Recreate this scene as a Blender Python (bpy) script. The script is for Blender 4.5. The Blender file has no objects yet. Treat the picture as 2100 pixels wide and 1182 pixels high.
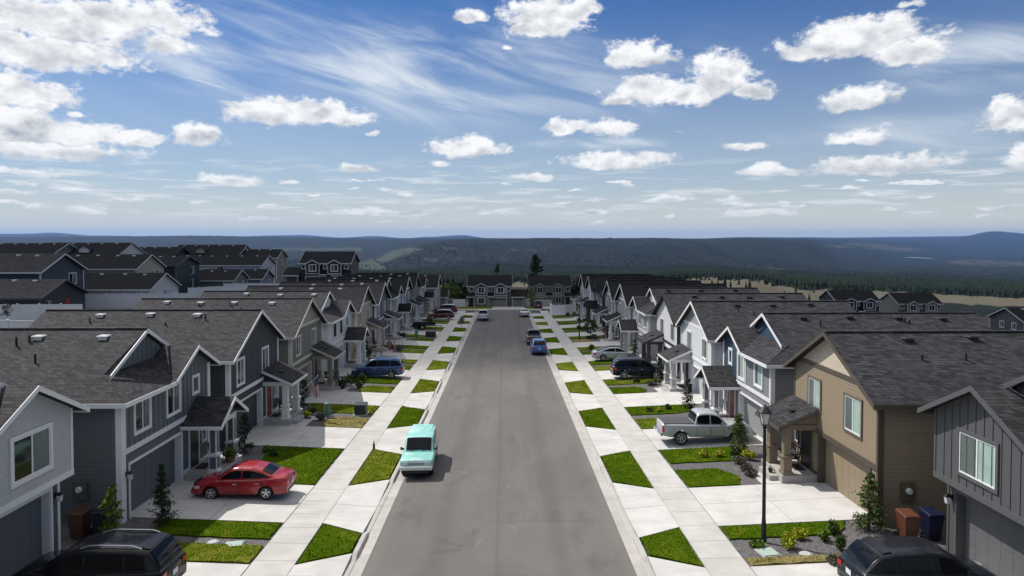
import bpy, bmesh, math, random
import numpy as np
from mathutils import Vector, Matrix, noise as mnoise
R = math.radians
rnd = random.Random(7)
C = bpy.context.scene.collection
sc = bpy.context.scene

# ------------------------------------------------------------------ camera
CAMZ = 11.36
F = 1400.0            # focal length in photo pixels (2100 wide)
cam_d = bpy.data.cameras.new('camera'); cam = bpy.data.objects.new('camera', cam_d); C.objects.link(cam)
cam_d.sensor_width = 36; cam_d.lens = 24.0; cam_d.clip_start = 0.3; cam_d.clip_end = 120000
cam.location = (0, 0, CAMZ)
PITCH = 1.6
cam.rotation_euler = (R(90 - PITCH), 0, R(-0.696))
YPP = 487 + F * math.tan(R(PITCH))      # picture row of the optical axis
cam_d.shift_y = (YPP - 591) / 2100       # the lens is shifted rather than tilted, so uprights stay nearly upright
sc.camera = cam
sc.view_settings.view_transform = 'Standard'; sc.view_settings.look = 'None'
sc.view_settings.exposure = 0.34; sc.view_settings.gamma = 1
sc.cycles.use_denoising = True
sc.cycles.max_bounces = 6; sc.cycles.diffuse_bounces = 3; sc.cycles.glossy_bounces = 3
sc.cycles.volume_bounces = 0; sc.cycles.transparent_max_bounces = 12
sc.cycles.sample_clamp_indirect = 6

# ------------------------------------------------------------------ sun and sky
SUN = Vector((-4.4, 3.0, 7.2)).normalized()
SUN_EL = math.asin(SUN.z); SUN_AZ = math.atan2(SUN.x, SUN.y)
sd = bpy.data.lights.new('sun', 'SUN'); sun = bpy.data.objects.new('sun', sd); C.objects.link(sun)
sd.energy = 3.8; sd.angle = R(0.5); sd.color = (1.0, 0.95, 0.88)
sun.rotation_euler = SUN.to_track_quat('Z', 'Y').to_euler()

class NT:
    """little helper for writing node maths"""
    def __init__(s, tree): s.t = tree; s.n = tree.nodes; s.l = tree.links
    def inp(s, sock, v):
        if v is None: return
        if isinstance(v, bpy.types.NodeSocket): s.l.new(v, sock)
        else: sock.default_value = v
    def m(s, op, a, b=None, c=None, clamp=False):
        n = s.n.new('ShaderNodeMath'); n.operation = op; n.use_clamp = clamp
        s.inp(n.inputs[0], a); s.inp(n.inputs[1], b); s.inp(n.inputs[2], c); return n.outputs[0]
    def add(s, a, b): return s.m('ADD', a, b)
    def sub(s, a, b): return s.m('SUBTRACT', a, b)
    def mul(s, a, b): return s.m('MULTIPLY', a, b)
    def sstep(s, x, lo, hi, a=0.0, b=1.0):
        n = s.n.new('ShaderNodeMapRange'); n.interpolation_type = 'SMOOTHSTEP'
        s.inp(n.inputs[0], x); s.inp(n.inputs[1], lo); s.inp(n.inputs[2], hi); s.inp(n.inputs[3], a); s.inp(n.inputs[4], b); return n.outputs[0]
    def lin(s, x, lo, hi, a=0.0, b=1.0):
        n = s.n.new('ShaderNodeMapRange'); s.inp(n.inputs[0], x); s.inp(n.inputs[1], lo); s.inp(n.inputs[2], hi); s.inp(n.inputs[3], a); s.inp(n.inputs[4], b); return n.outputs[0]
    def mixc(s, f, a, b, mode='MIX'):
        n = s.n.new('ShaderNodeMix'); n.data_type = 'RGBA'; n.blend_type = mode
        s.inp(n.inputs[0], f)
        for k, v in ((6, a), (7, b)):
            if isinstance(v, tuple) and len(v) == 3: v = v + (1,)
            s.inp(n.inputs[k], v)
        return n.outputs[2]
    def mixf(s, f, a, b):
        n = s.n.new('ShaderNodeMix'); n.data_type = 'FLOAT'
        s.inp(n.inputs[0], f); s.inp(n.inputs[2], a); s.inp(n.inputs[3], b); return n.outputs[0]
    def xyz(s, x, y, z):
        n = s.n.new('ShaderNodeCombineXYZ'); s.inp(n.inputs[0], x); s.inp(n.inputs[1], y); s.inp(n.inputs[2], z); return n.outputs[0]
    def sep(s, v):
        n = s.n.new('ShaderNodeSeparateXYZ'); s.l.new(v, n.inputs[0]); return n.outputs
    def noise(s, vec, scale, detail=4, rough=0.55, dist=0.0, out=0):
        n = s.n.new('ShaderNodeTexNoise'); s.inp(n.inputs['Vector'], vec)
        n.inputs['Scale'].default_value = scale; n.inputs['Detail'].default_value = detail
        n.inputs['Roughness'].default_value = rough; n.inputs['Distortion'].default_value = dist
        return n.outputs[out]
    def coord(s, which='Object'):
        return s.n.new('ShaderNodeTexCoord').outputs[which]

def px_dir(x, y):
    """world direction of a photo pixel (used only to say where in the sky a cloud stands)"""
    v = Vector(((x - 1050) / F, (YPP - y) / F, -1.0)); v.rotate(cam.rotation_euler); return v.normalized()
def az_el(x, y):
    v = px_dir(x, y); return math.atan2(v.x, v.y), math.asin(v.z)

def make_world():
    w = bpy.data.worlds.new('World'); sc.world = w; w.use_nodes = True
    T = NT(w.node_tree); T.n.clear()
    sky = T.n.new('ShaderNodeTexSky'); sky.sky_type = 'NISHITA'; sky.sun_disc = False
    sky.sun_elevation = SUN_EL; sky.sun_rotation = SUN_AZ
    sky.altitude = 600; sky.air_density = 1.0; sky.dust_density = 0.6; sky.ozone_density = 2.0
    d = T.coord('Generated'); X, Y, Z = T.sep(d)
    a = T.m('ARCTAN2', X, Y); e = T.m('ARCSINE', Z)
    # the air gets whiter towards the horizon
    base = sky.outputs[0]
    hz = T.m('POWER', T.lin(e, R(0.0), R(20.0), 1.0, 0.0), 1.5)
    gain = T.n.new('ShaderNodeVectorMath'); gain.operation = 'MULTIPLY'; T.l.new(base, gain.inputs[0])
    gain.inputs[1].default_value = (0.34, 0.60, 0.93)
    skyc = T.mixc(T.mul(hz, 0.85), gain.outputs[0], (6.7, 7.3, 7.2))
    skyc = T.mixc(T.sstep(e, R(0.0), R(5.0), 0.9, 0.0), skyc, (6.9, 7.2, 6.6))
    # ---- clouds
    ae = T.xyz(a, T.mul(e, 1.5), 0.0)
    wn = T.n.new('ShaderNodeTexNoise'); T.l.new(ae, wn.inputs['Vector']); wn.inputs['Scale'].default_value = 22; wn.inputs['Detail'].default_value = 5
    wr, wg, wb = T.sep(wn.outputs[1])
    wa = T.add(a, T.mul(T.sub(wr, 0.5), 0.035)); we = T.add(e, T.mul(T.sub(wg, 0.5), 0.022))
    # x, y, half width, half height (px), strength
    blobs = [(1120, 42, 95, 48, 1), (1085, 60, 55, 30, .9), (1175, 30, 60, 40, .9), (968, 36, 36, 18, .95), (1305, 118, 72, 28, 1),
        (1330, 192, 86, 34, 1), (1478, 165, 62, 50, 1), (1270, 210, 34, 14, .9), (1550, 190, 55, 30, .75), (1410, 200, 60, 28, .95),
        (1680, 100, 85, 26, 1), (1765, 85, 120, 42, 1), (1860, 110, 75, 30, 1), (1825, 62, 34, 24, .9), (1765, 205, 68, 26, 1), (1768, 284, 62, 17, .95),
        (1145, 265, 34, 20, 1), (1187, 255, 26, 16, .9), (1255, 263, 55, 22, 1), (962, 305, 88, 26, 1), (905, 335, 36, 8, .8),
        (1262, 334, 112, 22, 1), (1320, 325, 58, 14, .9), (1100, 362, 60, 11, .9), (1270, 376, 34, 7, .8), (1525, 302, 50, 12, .85), (1565, 350, 40, 14, 1), (1620, 352, 24, 10, .8),
        (1800, 342, 118, 20, 1), (1362, 409, 52, 10, .95), (1550, 436, 75, 9, .9), (2075, 245, 55, 34, .9), (2095, 332, 30, 22, 1),
        (600, 236, 142, 30, 1), (520, 228, 50, 28, .95), (700, 243, 56, 20, .95), (405, 284, 54, 27, 1), (440, 272, 26, 18, .85), (733, 344, 46, 11, 1), (482, 373, 58, 13, 1), (592, 376, 26, 7, .85),
        (547, 429, 34, 8, .9), (830, 396, 24, 7, .85), (768, 277, 18, 6, .8), (780, 436, 125, 10, .9), (1020, 440, 90, 9, .8), (1215, 438, 80, 9, .8), (185, 434, 32, 8, .85),
        (60, 40, 230, 44, 1.0), (40, 105, 170, 40, 1.0), (270, 40, 130, 42, .95), (330, 95, 90, 26, .8), (200, 118, 70, 18, .9), (430, 70, 50, 24, .6), (30, 195, 85, 34, 1), (80, 222, 46, 18, .8), (40, 265, 120, 38, 1), (175, 280, 95, 30, .95), (275, 283, 56, 18, .95), (100, 310, 150, 22, .9),
        (60, 355, 130, 10, .7), (20, 400, 60, 10, .75), (240, 408, 50, 8, .8), (1870, 8, 30, 10, .8), (1395, 270, 30, 6, .6), (400, 415, 26, 6, .7), (155, 238, 22, 10, .8), (1040, 98, 16, 7, .8)]
    rq = random.Random(21)
    blobs += [(rq.uniform(0, 2100), y_, rq.uniform(14, 46), rq.uniform(3.5, 7), rq.uniform(.65, .9)) for y_ in [rq.uniform(368, 462) for _ in range(34)]]
    fld = None; vv = None
    for bx, by, hw, hh, st in blobs:
        a0, e0 = az_el(bx, by); ra = hw / F * 1.32; re = hh / F * 1.42
        da = T.mul(T.sub(wa, a0), 1 / ra)
        v = T.mul(T.sub(we, e0), 1 / re)
        vb = T.m('MINIMUM', v, T.mul(v, 1.55))               # flatter underside
        q = T.m('SQRT', T.add(T.mul(da, da), T.mul(vb, vb)))
        f = T.sub(st, q)
        if fld is None: fld, vv = f, v
        else:
            g = T.m('GREATER_THAN', f, fld)
            vv = T.mixf(g, vv, v); fld = T.m('MAXIMUM', fld, f)
    n1 = T.noise(ae, 26, 9, 0.62, 0.3)
    up = T.xyz(T.sub(a, 0.006), T.mul(T.add(e, 0.012), 1.5), 0.0)
    n2 = T.noise(up, 20, 4, 0.55, 0.2); n3 = T.noise(ae, 20, 4, 0.55, 0.2)
    n5 = T.noise(ae, 85, 5, 0.65, 0.2); fl = T.add(T.add(fld, T.mul(T.sub(n1, 0.5), 1.5)), T.mul(T.sub(n5, 0.5), 0.55))
    dens = T.sstep(fl, 0.13, 0.52)
    shade = T.add(T.add(T.mul(vv, 0.46), T.mul(T.sub(n3, n2), 2.3)), 0.70)
    shade = T.m('ADD', shade, T.mul(T.sstep(fl, 0.2, 1.4, 0.12, -0.22), 1.0), clamp=True)
    shade = T.m('MINIMUM', T.m('MAXIMUM', shade, 0.0), 1.0)
    cc = T.mixc(shade, (4.2, 4.6, 5.3), (10.4, 10.5, 10.6))
    # thin streaky cirrus, drawn out along a slant
    rot = T.xyz(T.add(T.mul(a, 2.2), T.mul(e, -4.0)), T.add(T.mul(e, 15), T.mul(a, 4.6)), 0.0)
    ci = T.noise(rot, 1.3, 7, 0.58, 0.5)
    def region(x, y, w, h):
        a0, e0 = az_el(x, y); p = T.mul(T.sub(a, a0), F / w); q = T.mul(T.sub(e, e0), F / h)
        return T.sstep(T.m('SQRT', T.add(T.mul(p, p), T.mul(q, q))), 0.25, 1.15, 1.0, 0.0)
    reg = T.m('MAXIMUM', region(850, 150, 480, 120), T.mul(region(1250, 180, 300, 70), 0.6))
    reg = T.m('MAXIMUM', reg, T.mul(region(2020, 120, 170, 60), 0.9)); reg = T.m('MAXIMUM', reg, T.mul(region(1230, 295, 170, 14), 1.1))
    reg = T.m('MAXIMUM', reg, T.mul(region(480, 90, 260, 110), 0.9)); reg = T.m('MAXIMUM', reg, T.mul(region(1900, 270, 300, 40), 0.55))
    cir = T.m('ADD', T.mul(T.mul(T.sstep(ci, 0.36, 0.72), reg), 0.85), T.mul(T.sstep(ci, 0.45, 0.8), 0.07), clamp=True)
    # far flat cloud rows close to the horizon
    row = T.noise(T.xyz(T.mul(a, 11), T.mul(e, 120), 0.3), 1.0, 6, 0.6, 0.4)
    rm = T.mul(T.sstep(e, R(1.0), R(2.2)), T.sstep(e, R(4.2), R(7.0), 1.0, 0.0))
    rows = T.mul(T.sstep(row, 0.5, 0.66), T.mul(rm, 0.75))
    col = T.mixc(cir, skyc, (8.3, 9.0, 9.6))
    col = T.mixc(rows, col, (8.2, 8.7, 9.0))
    fade = T.sstep(e, R(0.5), R(7.0), 0.6, 1.0)
    col = T.mixc(T.mul(dens, fade), col, cc)
    # short contrail
    a0, e0 = az_el(345, 147); a1, e1 = az_el(478, 186); ux, uy = a1 - a0, e1 - e0; L = math.hypot(ux, uy); ux /= L; uy /= L
    t = T.add(T.mul(T.sub(a, a0), ux), T.mul(T.sub(e, e0), uy)); p = T.m('ABSOLUTE', T.sub(T.mul(T.sub(e, e0), ux), T.mul(T.sub(a, a0), uy)))
    ct = T.mul(T.sstep(p, 0.0, 0.0016, 0.5, 0.0), T.mul(T.sstep(t, 0, L * .5), T.sstep(t, L * .75, L, 1.0, 0.0)))
    col = T.mixc(ct, col, (8.5, 9.2, 9.8))
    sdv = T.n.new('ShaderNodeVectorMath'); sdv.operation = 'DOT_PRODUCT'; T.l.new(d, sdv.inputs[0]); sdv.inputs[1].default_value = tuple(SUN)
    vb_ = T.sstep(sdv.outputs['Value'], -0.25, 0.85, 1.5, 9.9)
    # added bright veil above the view, strongest towards the sun, to fill shade
    fill_veil = T.noise(T.n.new('ShaderNodeTexCoord').outputs['Generated'], 3.0, 5, 0.6)
    col = T.mixc(T.mul(T.sstep(e, R(21.0), R(36.0)), T.sstep(fill_veil, 0.3, 0.6, 0.55, 1.0)), col, T.xyz(vb_, vb_, vb_))
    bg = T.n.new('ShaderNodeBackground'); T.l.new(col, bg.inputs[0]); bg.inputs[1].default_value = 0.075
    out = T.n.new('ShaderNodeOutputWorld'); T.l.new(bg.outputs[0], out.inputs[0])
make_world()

# ------------------------------------------------------------------ mesh helpers
class MB:
    def __init__(s, f=None): s.V = []; s.F = []; s.K = []; s.f = f or (lambda u, d, z: (u, d, z))
    def poly(s, pts, k=0):
        b = len(s.V); s.V += [s.f(*p) for p in pts]; s.F.append(tuple(range(b, b + len(pts)))); s.K.append(k)
    def hull(s, bot, top, k=0):
        b = len(s.V); n = len(bot); s.V += [s.f(*p) for p in bot] + [s.f(*p) for p in top]
        s.F += [tuple(range(b + n - 1, b - 1, -1)), tuple(range(b + n, b + 2 * n))]
        s.F += [(b + i, b + (i + 1) % n, b + n + (i + 1) % n, b + n + i) for i in range(n)]; s.K += [k] * (n + 2)
    def box(s, u0, u1, d0, d1, z0, z1, k=0):
        q = [(u0, d0), (u1, d0), (u1, d1), (u0, d1)]
        s.hull([(u, d, z0) for u, d in q], [(u, d, z1) for u, d in q], k)
    def prism(s, uz, d0, d1, k=0): s.hull([(u, d0, z) for u, z in uz], [(u, d1, z) for u, z in uz], k)
    def prismu(s, dz, u0, u1, k=0): s.hull([(u0, d, z) for d, z in dz], [(u1, d, z) for d, z in dz], k)
    def slab(s, pts, t, k=0): s.hull([(u, d, z - t) for u, d, z in pts], pts, k)
    def tube(s, pts, rad, n=8, k=0, cap=True):
        """tube along points with a radius each"""
        if not isinstance(rad, (list, tuple)): rad = [rad] * len(pts)
        P = [Vector(s.f(*p)) for p in pts]; b = len(s.V); ref = None
        for i, p in enumerate(P):
            t = (P[min(i + 1, len(P) - 1)] - P[max(i - 1, 0)]).normalized()
            x = t.cross(Vector((0, 0, 1)))
            if x.length < 0.05: x = t.cross(Vector((1, 0, 0)))
            x.normalize(); y = t.cross(x)
            for j in range(n):
                an = 2 * math.pi * j / n; s.V.append(tuple(p + (x * math.cos(an) + y * math.sin(an)) * rad[i]))
        for i in range(len(P) - 1):
            for j in range(n):
                s.F.append((b + i * n + j, b + i * n + (j + 1) % n, b + (i + 1) * n + (j + 1) % n, b + (i + 1) * n + j)); s.K.append(k)
        if cap:
            s.F += [tuple(range(b + n - 1, b - 1, -1)), tuple(range(b + (len(P) - 1) * n, b + len(P) * n))]; s.K += [k, k]
    def lathe(s, c, prof, n=16, k=0, cap=True):
        """profile of (radius, z) turned about a vertical axis at c"""
        b = len(s.V)
        for r, z in prof:
            for j in range(n):
                an = 2 * math.pi * j / n; s.V.append(s.f(c[0] + r * math.cos(an), c[1] + r * math.sin(an), c[2] + z))
        for i in range(len(prof) - 1):
            for j in range(n):
                s.F.append((b + i * n + j, b + i * n + (j + 1) % n, b + (i + 1) * n + (j + 1) % n, b + (i + 1) * n + j)); s.K.append(k)
        if cap: s.F += [tuple(range(b + n - 1, b - 1, -1)), tuple(range(b + (len(prof) - 1) * n, b + len(prof) * n))]; s.K += [k, k]
    def build(s, name, mats, parent=None, loc=None, smooth=False, fix=True, bevel=0):
        me = bpy.data.meshes.new(name); me.from_pydata(s.V, [], s.F)
        if not isinstance(mats, (list, tuple)): mats = [mats]
        for m in mats: me.materials.append(m)
        me.polygons.foreach_set('material_index', s.K)
        if fix:
            bm = bmesh.new(); bm.from_mesh(me); bmesh.ops.recalc_face_normals(bm, faces=bm.faces); bm.to_mesh(me); bm.free()
        if smooth:
            me.shade_smooth()
            try: me.set_sharp_from_angle(angle=R(38))
            except Exception: pass
        o = bpy.data.objects.new(name, me); C.objects.link(o)
        if parent: o.parent = parent
        if loc: o.location = loc
        if bevel:
            b = o.modifiers.new('bevel', 'BEVEL'); b.width = bevel; b.segments = 2; b.limit_method = 'ANGLE'
        return o

LABELS = set()
def tag(o, label, cat, group=None, kind=None):
    o['label'] = label; o['category'] = cat
    if group: o['group'] = group
    if kind: o['kind'] = kind
    return o
def thing(name, label, cat, loc=(0, 0, 0), rotz=0, group=None):
    o = bpy.data.objects.new(name, None); C.objects.link(o); o.empty_display_size = 0.3
    o.location = loc; o.rotation_euler = (0, 0, rotz)
    return tag(o, label, cat, group)
def struct(o): o['kind'] = 'structure'; return o
def kids(o): return [c for c in bpy.data.objects if c.parent == o]
def dup(root, loc, rotz=0, label=None, group=None, scale=None):
    r = root.copy(); C.objects.link(r); r.location = loc; r.rotation_euler = (0, 0, rotz)
    if scale: r.scale = (scale,) * 3
    if label: r['label'] = label
    if group: r['group'] = group
    for ch in list(root.children):
        c = ch.copy(); C.objects.link(c); c.parent = r
        for g in list(ch.children):
            q = g.copy(); C.objects.link(q); q.parent = c
    return r

# ------------------------------------------------------------------ materials
MATS = {}
def newmat(name):
    m = bpy.data.materials.new(name); m.use_nodes = True; T = NT(m.node_tree)
    return m, T, T.n['Principled BSDF']
def setc(T, b, c):
    if isinstance(c, tuple): b.inputs['Base Color'].default_value = c + (1,)
    else: T.l.new(c, b.inputs['Base Color'])
def bump(T, b, h, dist, strength=1.0):
    n = T.n.new('ShaderNodeBump'); n.inputs['Strength'].default_value = strength; n.inputs['Distance'].default_value = dist
    T.l.new(h, n.inputs['Height']); T.l.new(n.outputs[0], b.inputs['Normal'])
def hsv(c, k): return tuple(min(1, x * k) for x in c)
def plain(name, c, rough=0.6, spec=0.4, metal=0.0, var=0.12, scale=3.0):
    key = ('p', name)
    if key in MATS: return MATS[key]
    m, T, b = newmat(name); n = T.noise(T.coord(), scale, 5, 0.6)
    setc(T, b, T.mixc(n, hsv(c, 1 - var), hsv(c, 1 + var)))
    b.inputs['Roughness'].default_value = rough; b.inputs['Specular IOR Level'].default_value = spec; b.inputs['Metallic'].default_value = metal
    MATS[key] = m; return m
def siding(name, c, lap=0.16):
    key = ('s', name)
    if key in MATS: return MATS[key]
    m, T, b = newmat(name); o = T.coord(); x, y, z = T.sep(o)
    f = T.m('FRACT', T.mul(z, 1 / lap))
    n = T.noise(T.xyz(T.mul(x, 1.5), T.mul(y, 1.5), T.mul(T.m('FLOOR', T.mul(z, 1 / lap)), 3.1)), 1.0, 4, 0.6)
    big = T.noise(o, 0.35, 3, 0.5)
    col = T.mixc(n, hsv(c, 0.9), hsv(c, 1.1)); col = T.mixc(T.mul(big, 0.3), col, hsv(c, 0.82))
    col = T.mixc(T.sstep(f, 0.0, 0.11, 0.55, 0.0), col, hsv(c, 0.3))   # shade line under each lap, painted into the colour
    setc(T, b, col); b.inputs['Roughness'].default_value = 0.55; b.inputs['Specular IOR Level'].default_value = 0.3
    bump(T, b, T.sub(1.0, f), 0.02, 0.9)
    MATS[key] = m; return m
def shake(name, c):
    key = ('k', name)
    if key in MATS: return MATS[key]
    m, T, b = newmat(name); x, y, z = T.sep(T.coord())
    br = T.n.new('ShaderNodeTexBrick'); T.l.new(T.xyz(y, z, 0.0), br.inputs['Vector']); br.inputs['Scale'].default_value = 1
    br.inputs['Brick Width'].default_value = 0.28; br.inputs['Row Height'].default_value = 0.19; br.inputs['Mortar Size'].default_value = 0.006
    br.inputs['Color1'].default_value = hsv(c, 0.96) + (1,); br.inputs['Color2'].default_value = hsv(c, 1.04) + (1,); br.inputs['Mortar'].default_value = hsv(c, 0.8) + (1,)
    setc(T, b, br.outputs[0]); b.inputs['Roughness'].default_value = 0.7
    f = T.m('FRACT', T.mul(z, 1 / 0.19)); bump(T, b, T.sub(1.0, f), 0.008, 0.6)
    MATS[key] = m; return m
def shingle(name, c1, c2):
    key = ('r', name)
    if key in MATS: return MATS[key]
    m, T, b = newmat(name); o = T.coord(); x, y, z = T.sep(o)
    w = T.mul(T.sub(T.noise(o, 5, 2, 0.5), 0.5), 0.02)
    s = T.add(T.add(x, y), 0.0); t = T.add(T.mul(z, 1 / 0.47), w)
    br = T.n.new('ShaderNodeTexBrick'); T.l.new(T.xyz(s, t, 0.0), br.inputs['Vector']); br.inputs['Scale'].default_value = 1
    br.inputs['Brick Width'].default_value = 0.26; br.inputs['Row Height'].default_value = 0.16; br.inputs['Mortar Size'].default_value = 0.012
    br.inputs['Mortar Smooth'].default_value = 0.4; br.inputs['Bias'].default_value = 0.1; br.offset = 0.37; br.squash = 1.5; br.squash_frequency = 3
    br.inputs['Color1'].default_value = c1 + (1,); br.inputs['Color2'].default_value = c2 + (1,); br.inputs['Mortar'].default_value = hsv(c1, 0.35) + (1,)
    n = T.noise(T.xyz(T.mul(s, 4.2), T.mul(t, 6.25), 0.0), 1.0, 3, 0.6)
    col = T.mixc(T.sstep(n, 0.5, 0.72, 0, 0.38), br.outputs[0], hsv(c2, 1.25)); col = T.mixc(T.sstep(n, 0.5, 0.3, 0, 0.5), col, hsv(c1, 0.6))
    big = T.noise(o, 0.45, 4, 0.6); col = T.mixc(T.sstep(big, 0.35, 0.7, 0.0, 0.35), col, hsv(c1, 0.8))
    gr = T.noise(o, 60, 2, 0.6); col = T.mixc(T.mul(gr, 0.12), col, hsv(c2, 1.5))
    setc(T, b, col); b.inputs['Roughness'].default_value = 0.86; b.inputs['Specular IOR Level'].default_value = 0.2
    f = T.m('FRACT', T.mul(t, 1 / 0.16)); bump(T, b, T.add(T.mul(T.sub(1.0, f), 0.8), T.mul(n, 0.9)), 0.016, 0.8)
    MATS[key] = m; return m
def paint(name, c, rough=0.22, metal=0.0):
    key = ('c', name)
    if key in MATS: return MATS[key]
    m, T, b = newmat(name); n = T.noise(T.coord(), 2.5, 5, 0.6); d = T.noise(T.coord(), 9, 4, 0.6)
    setc(T, b, T.mixc(T.mul(n, 0.2), c, hsv(c, 0.8)))
    T.l.new(T.lin(d, 0.3, 0.7, rough, rough + 0.14), b.inputs['Roughness'])
    b.inputs['Metallic'].default_value = metal; b.inputs['Coat Weight'].default_value = 0.22 if max(c) < .03 else 0.5; b.inputs['Specular IOR Level'].default_value = .25 if max(c) < .03 else .5; b.inputs['Coat Roughness'].default_value = 0.06
    MATS[key] = m; return m
def glass(name, c, rough=0.06):
    key = ('g', name)
    if key in MATS: return MATS[key]
    m, T, b = newmat(name); n = T.noise(T.coord(), 0.9, 2, 0.5)
    setc(T, b, T.mixc(n, hsv(c, 0.75), hsv(c, 1.25))); b.inputs['Roughness'].default_value = rough; b.inputs['Specular IOR Level'].default_value = 0.6
    bump(T, b, n, 0.01, 0.25); MATS[key] = m; return m
def blind(name, c):
    """pane with a lowered slatted blind close behind the glass"""
    key = ('b', name)
    if key in MATS: return MATS[key]
    m, T, b = newmat(name); x, y, z = T.sep(T.coord())
    f = T.m('FRACT', T.mul(z, 1 / 0.055)); col = T.mixc(T.sstep(f, 0.0, 0.4, 0.45, 0.0), c, hsv(c, 0.55))
    n = T.noise(T.coord(), 1.3, 2, 0.5); col = T.mixc(T.sstep(n, 0.45, 0.62, 0.0, 0.35), col, hsv(c, 0.6))
    setc(T, b, col); b.inputs['Roughness'].default_value = 0.12; b.inputs['Specular IOR Level'].default_value = 0.6
    MATS[key] = m; return m
WHITE = plain('white_trim', (0.72, 0.72, 0.72), 0.5, var=0.06)
VINYL = plain('white_vinyl', (0.74, 0.75, 0.77), 0.42, var=0.05, scale=0.8)
BLACK = plain('black_metal', (0.012, 0.012, 0.013), 0.45)
RUBBER = plain('rubber', (0.018, 0.018, 0.019), 0.85)
CHROME = plain('chrome', (0.62, 0.63, 0.65), 0.25, metal=1.0, var=0.05)
ALLOY = plain('alloy', (0.55, 0.56, 0.58), 0.35, metal=0.8, var=0.08)
DKPLASTIC = plain('dark_plastic', (0.025, 0.025, 0.027), 0.55)
GLASS = glass('window_glass', (0.012, 0.015, 0.018))
CARGLASS = glass('car_glass', (0.006, 0.007, 0.009), 0.04); CARGLASS.node_tree.nodes['Principled BSDF'].inputs['Specular IOR Level'].default_value = 0.2
CURTAIN = blind('curtain_pane', (0.17, 0.16, 0.165))
BLINDG = blind('green_blind_pane', (0.36, 0.50, 0.44))
SCREEN = glass('screen_pane', (0.10, 0.13, 0.125), 0.25)
RED_LENS = plain('red_lens', (0.42, 0.012, 0.015), 0.15, 0.6)
CLEAR_LENS = plain('clear_lens', (0.55, 0.57, 0.58), 0.12, 0.6)
PLATE = plain('plate', (0.6, 0.64, 0.68), 0.4)
LAMPGLASS = plain('frosted_glass', (0.62, 0.63, 0.62), 0.3)
def concrete(name, c, stain=0.5):
    key = ('q', name)
    if key in MATS: return MATS[key]
    m, T, b = newmat(name); o = T.coord()
    n = T.noise(o, 0.8, 6, 0.62); g = T.noise(o, 26, 3, 0.6)
    st = T.noise(T.xyz(T.mul(T.sep(o)[0], 0.35), T.mul(T.sep(o)[1], 2.2), 0.0), 1.0, 5, 0.6, 0.8)
    col = T.mixc(T.sstep(n, .3, .7), hsv(c, 0.86), hsv(c, 1.07)); col = T.mixc(T.mul(g, 0.22), col, hsv(c, 0.72))
    col = T.mixc(T.sstep(st, 0.52, 0.8, 0.0, stain), col, (c[0] * .62, c[1] * .58, c[2] * .54))
    setc(T, b, col); b.inputs['Roughness'].default_value = 0.82; b.inputs['Specular IOR Level'].default_value = 0.25
    bump(T, b, g, 0.004, 0.6); MATS[key] = m; return m
CONC = concrete('concrete', (0.52, 0.51, 0.495)); CONCW = concrete('pavement_concrete', (0.47, 0.458, 0.438), .5); CONC2 = concrete('concrete_worn', (0.42, 0.405, 0.385), 0.6)
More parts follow.
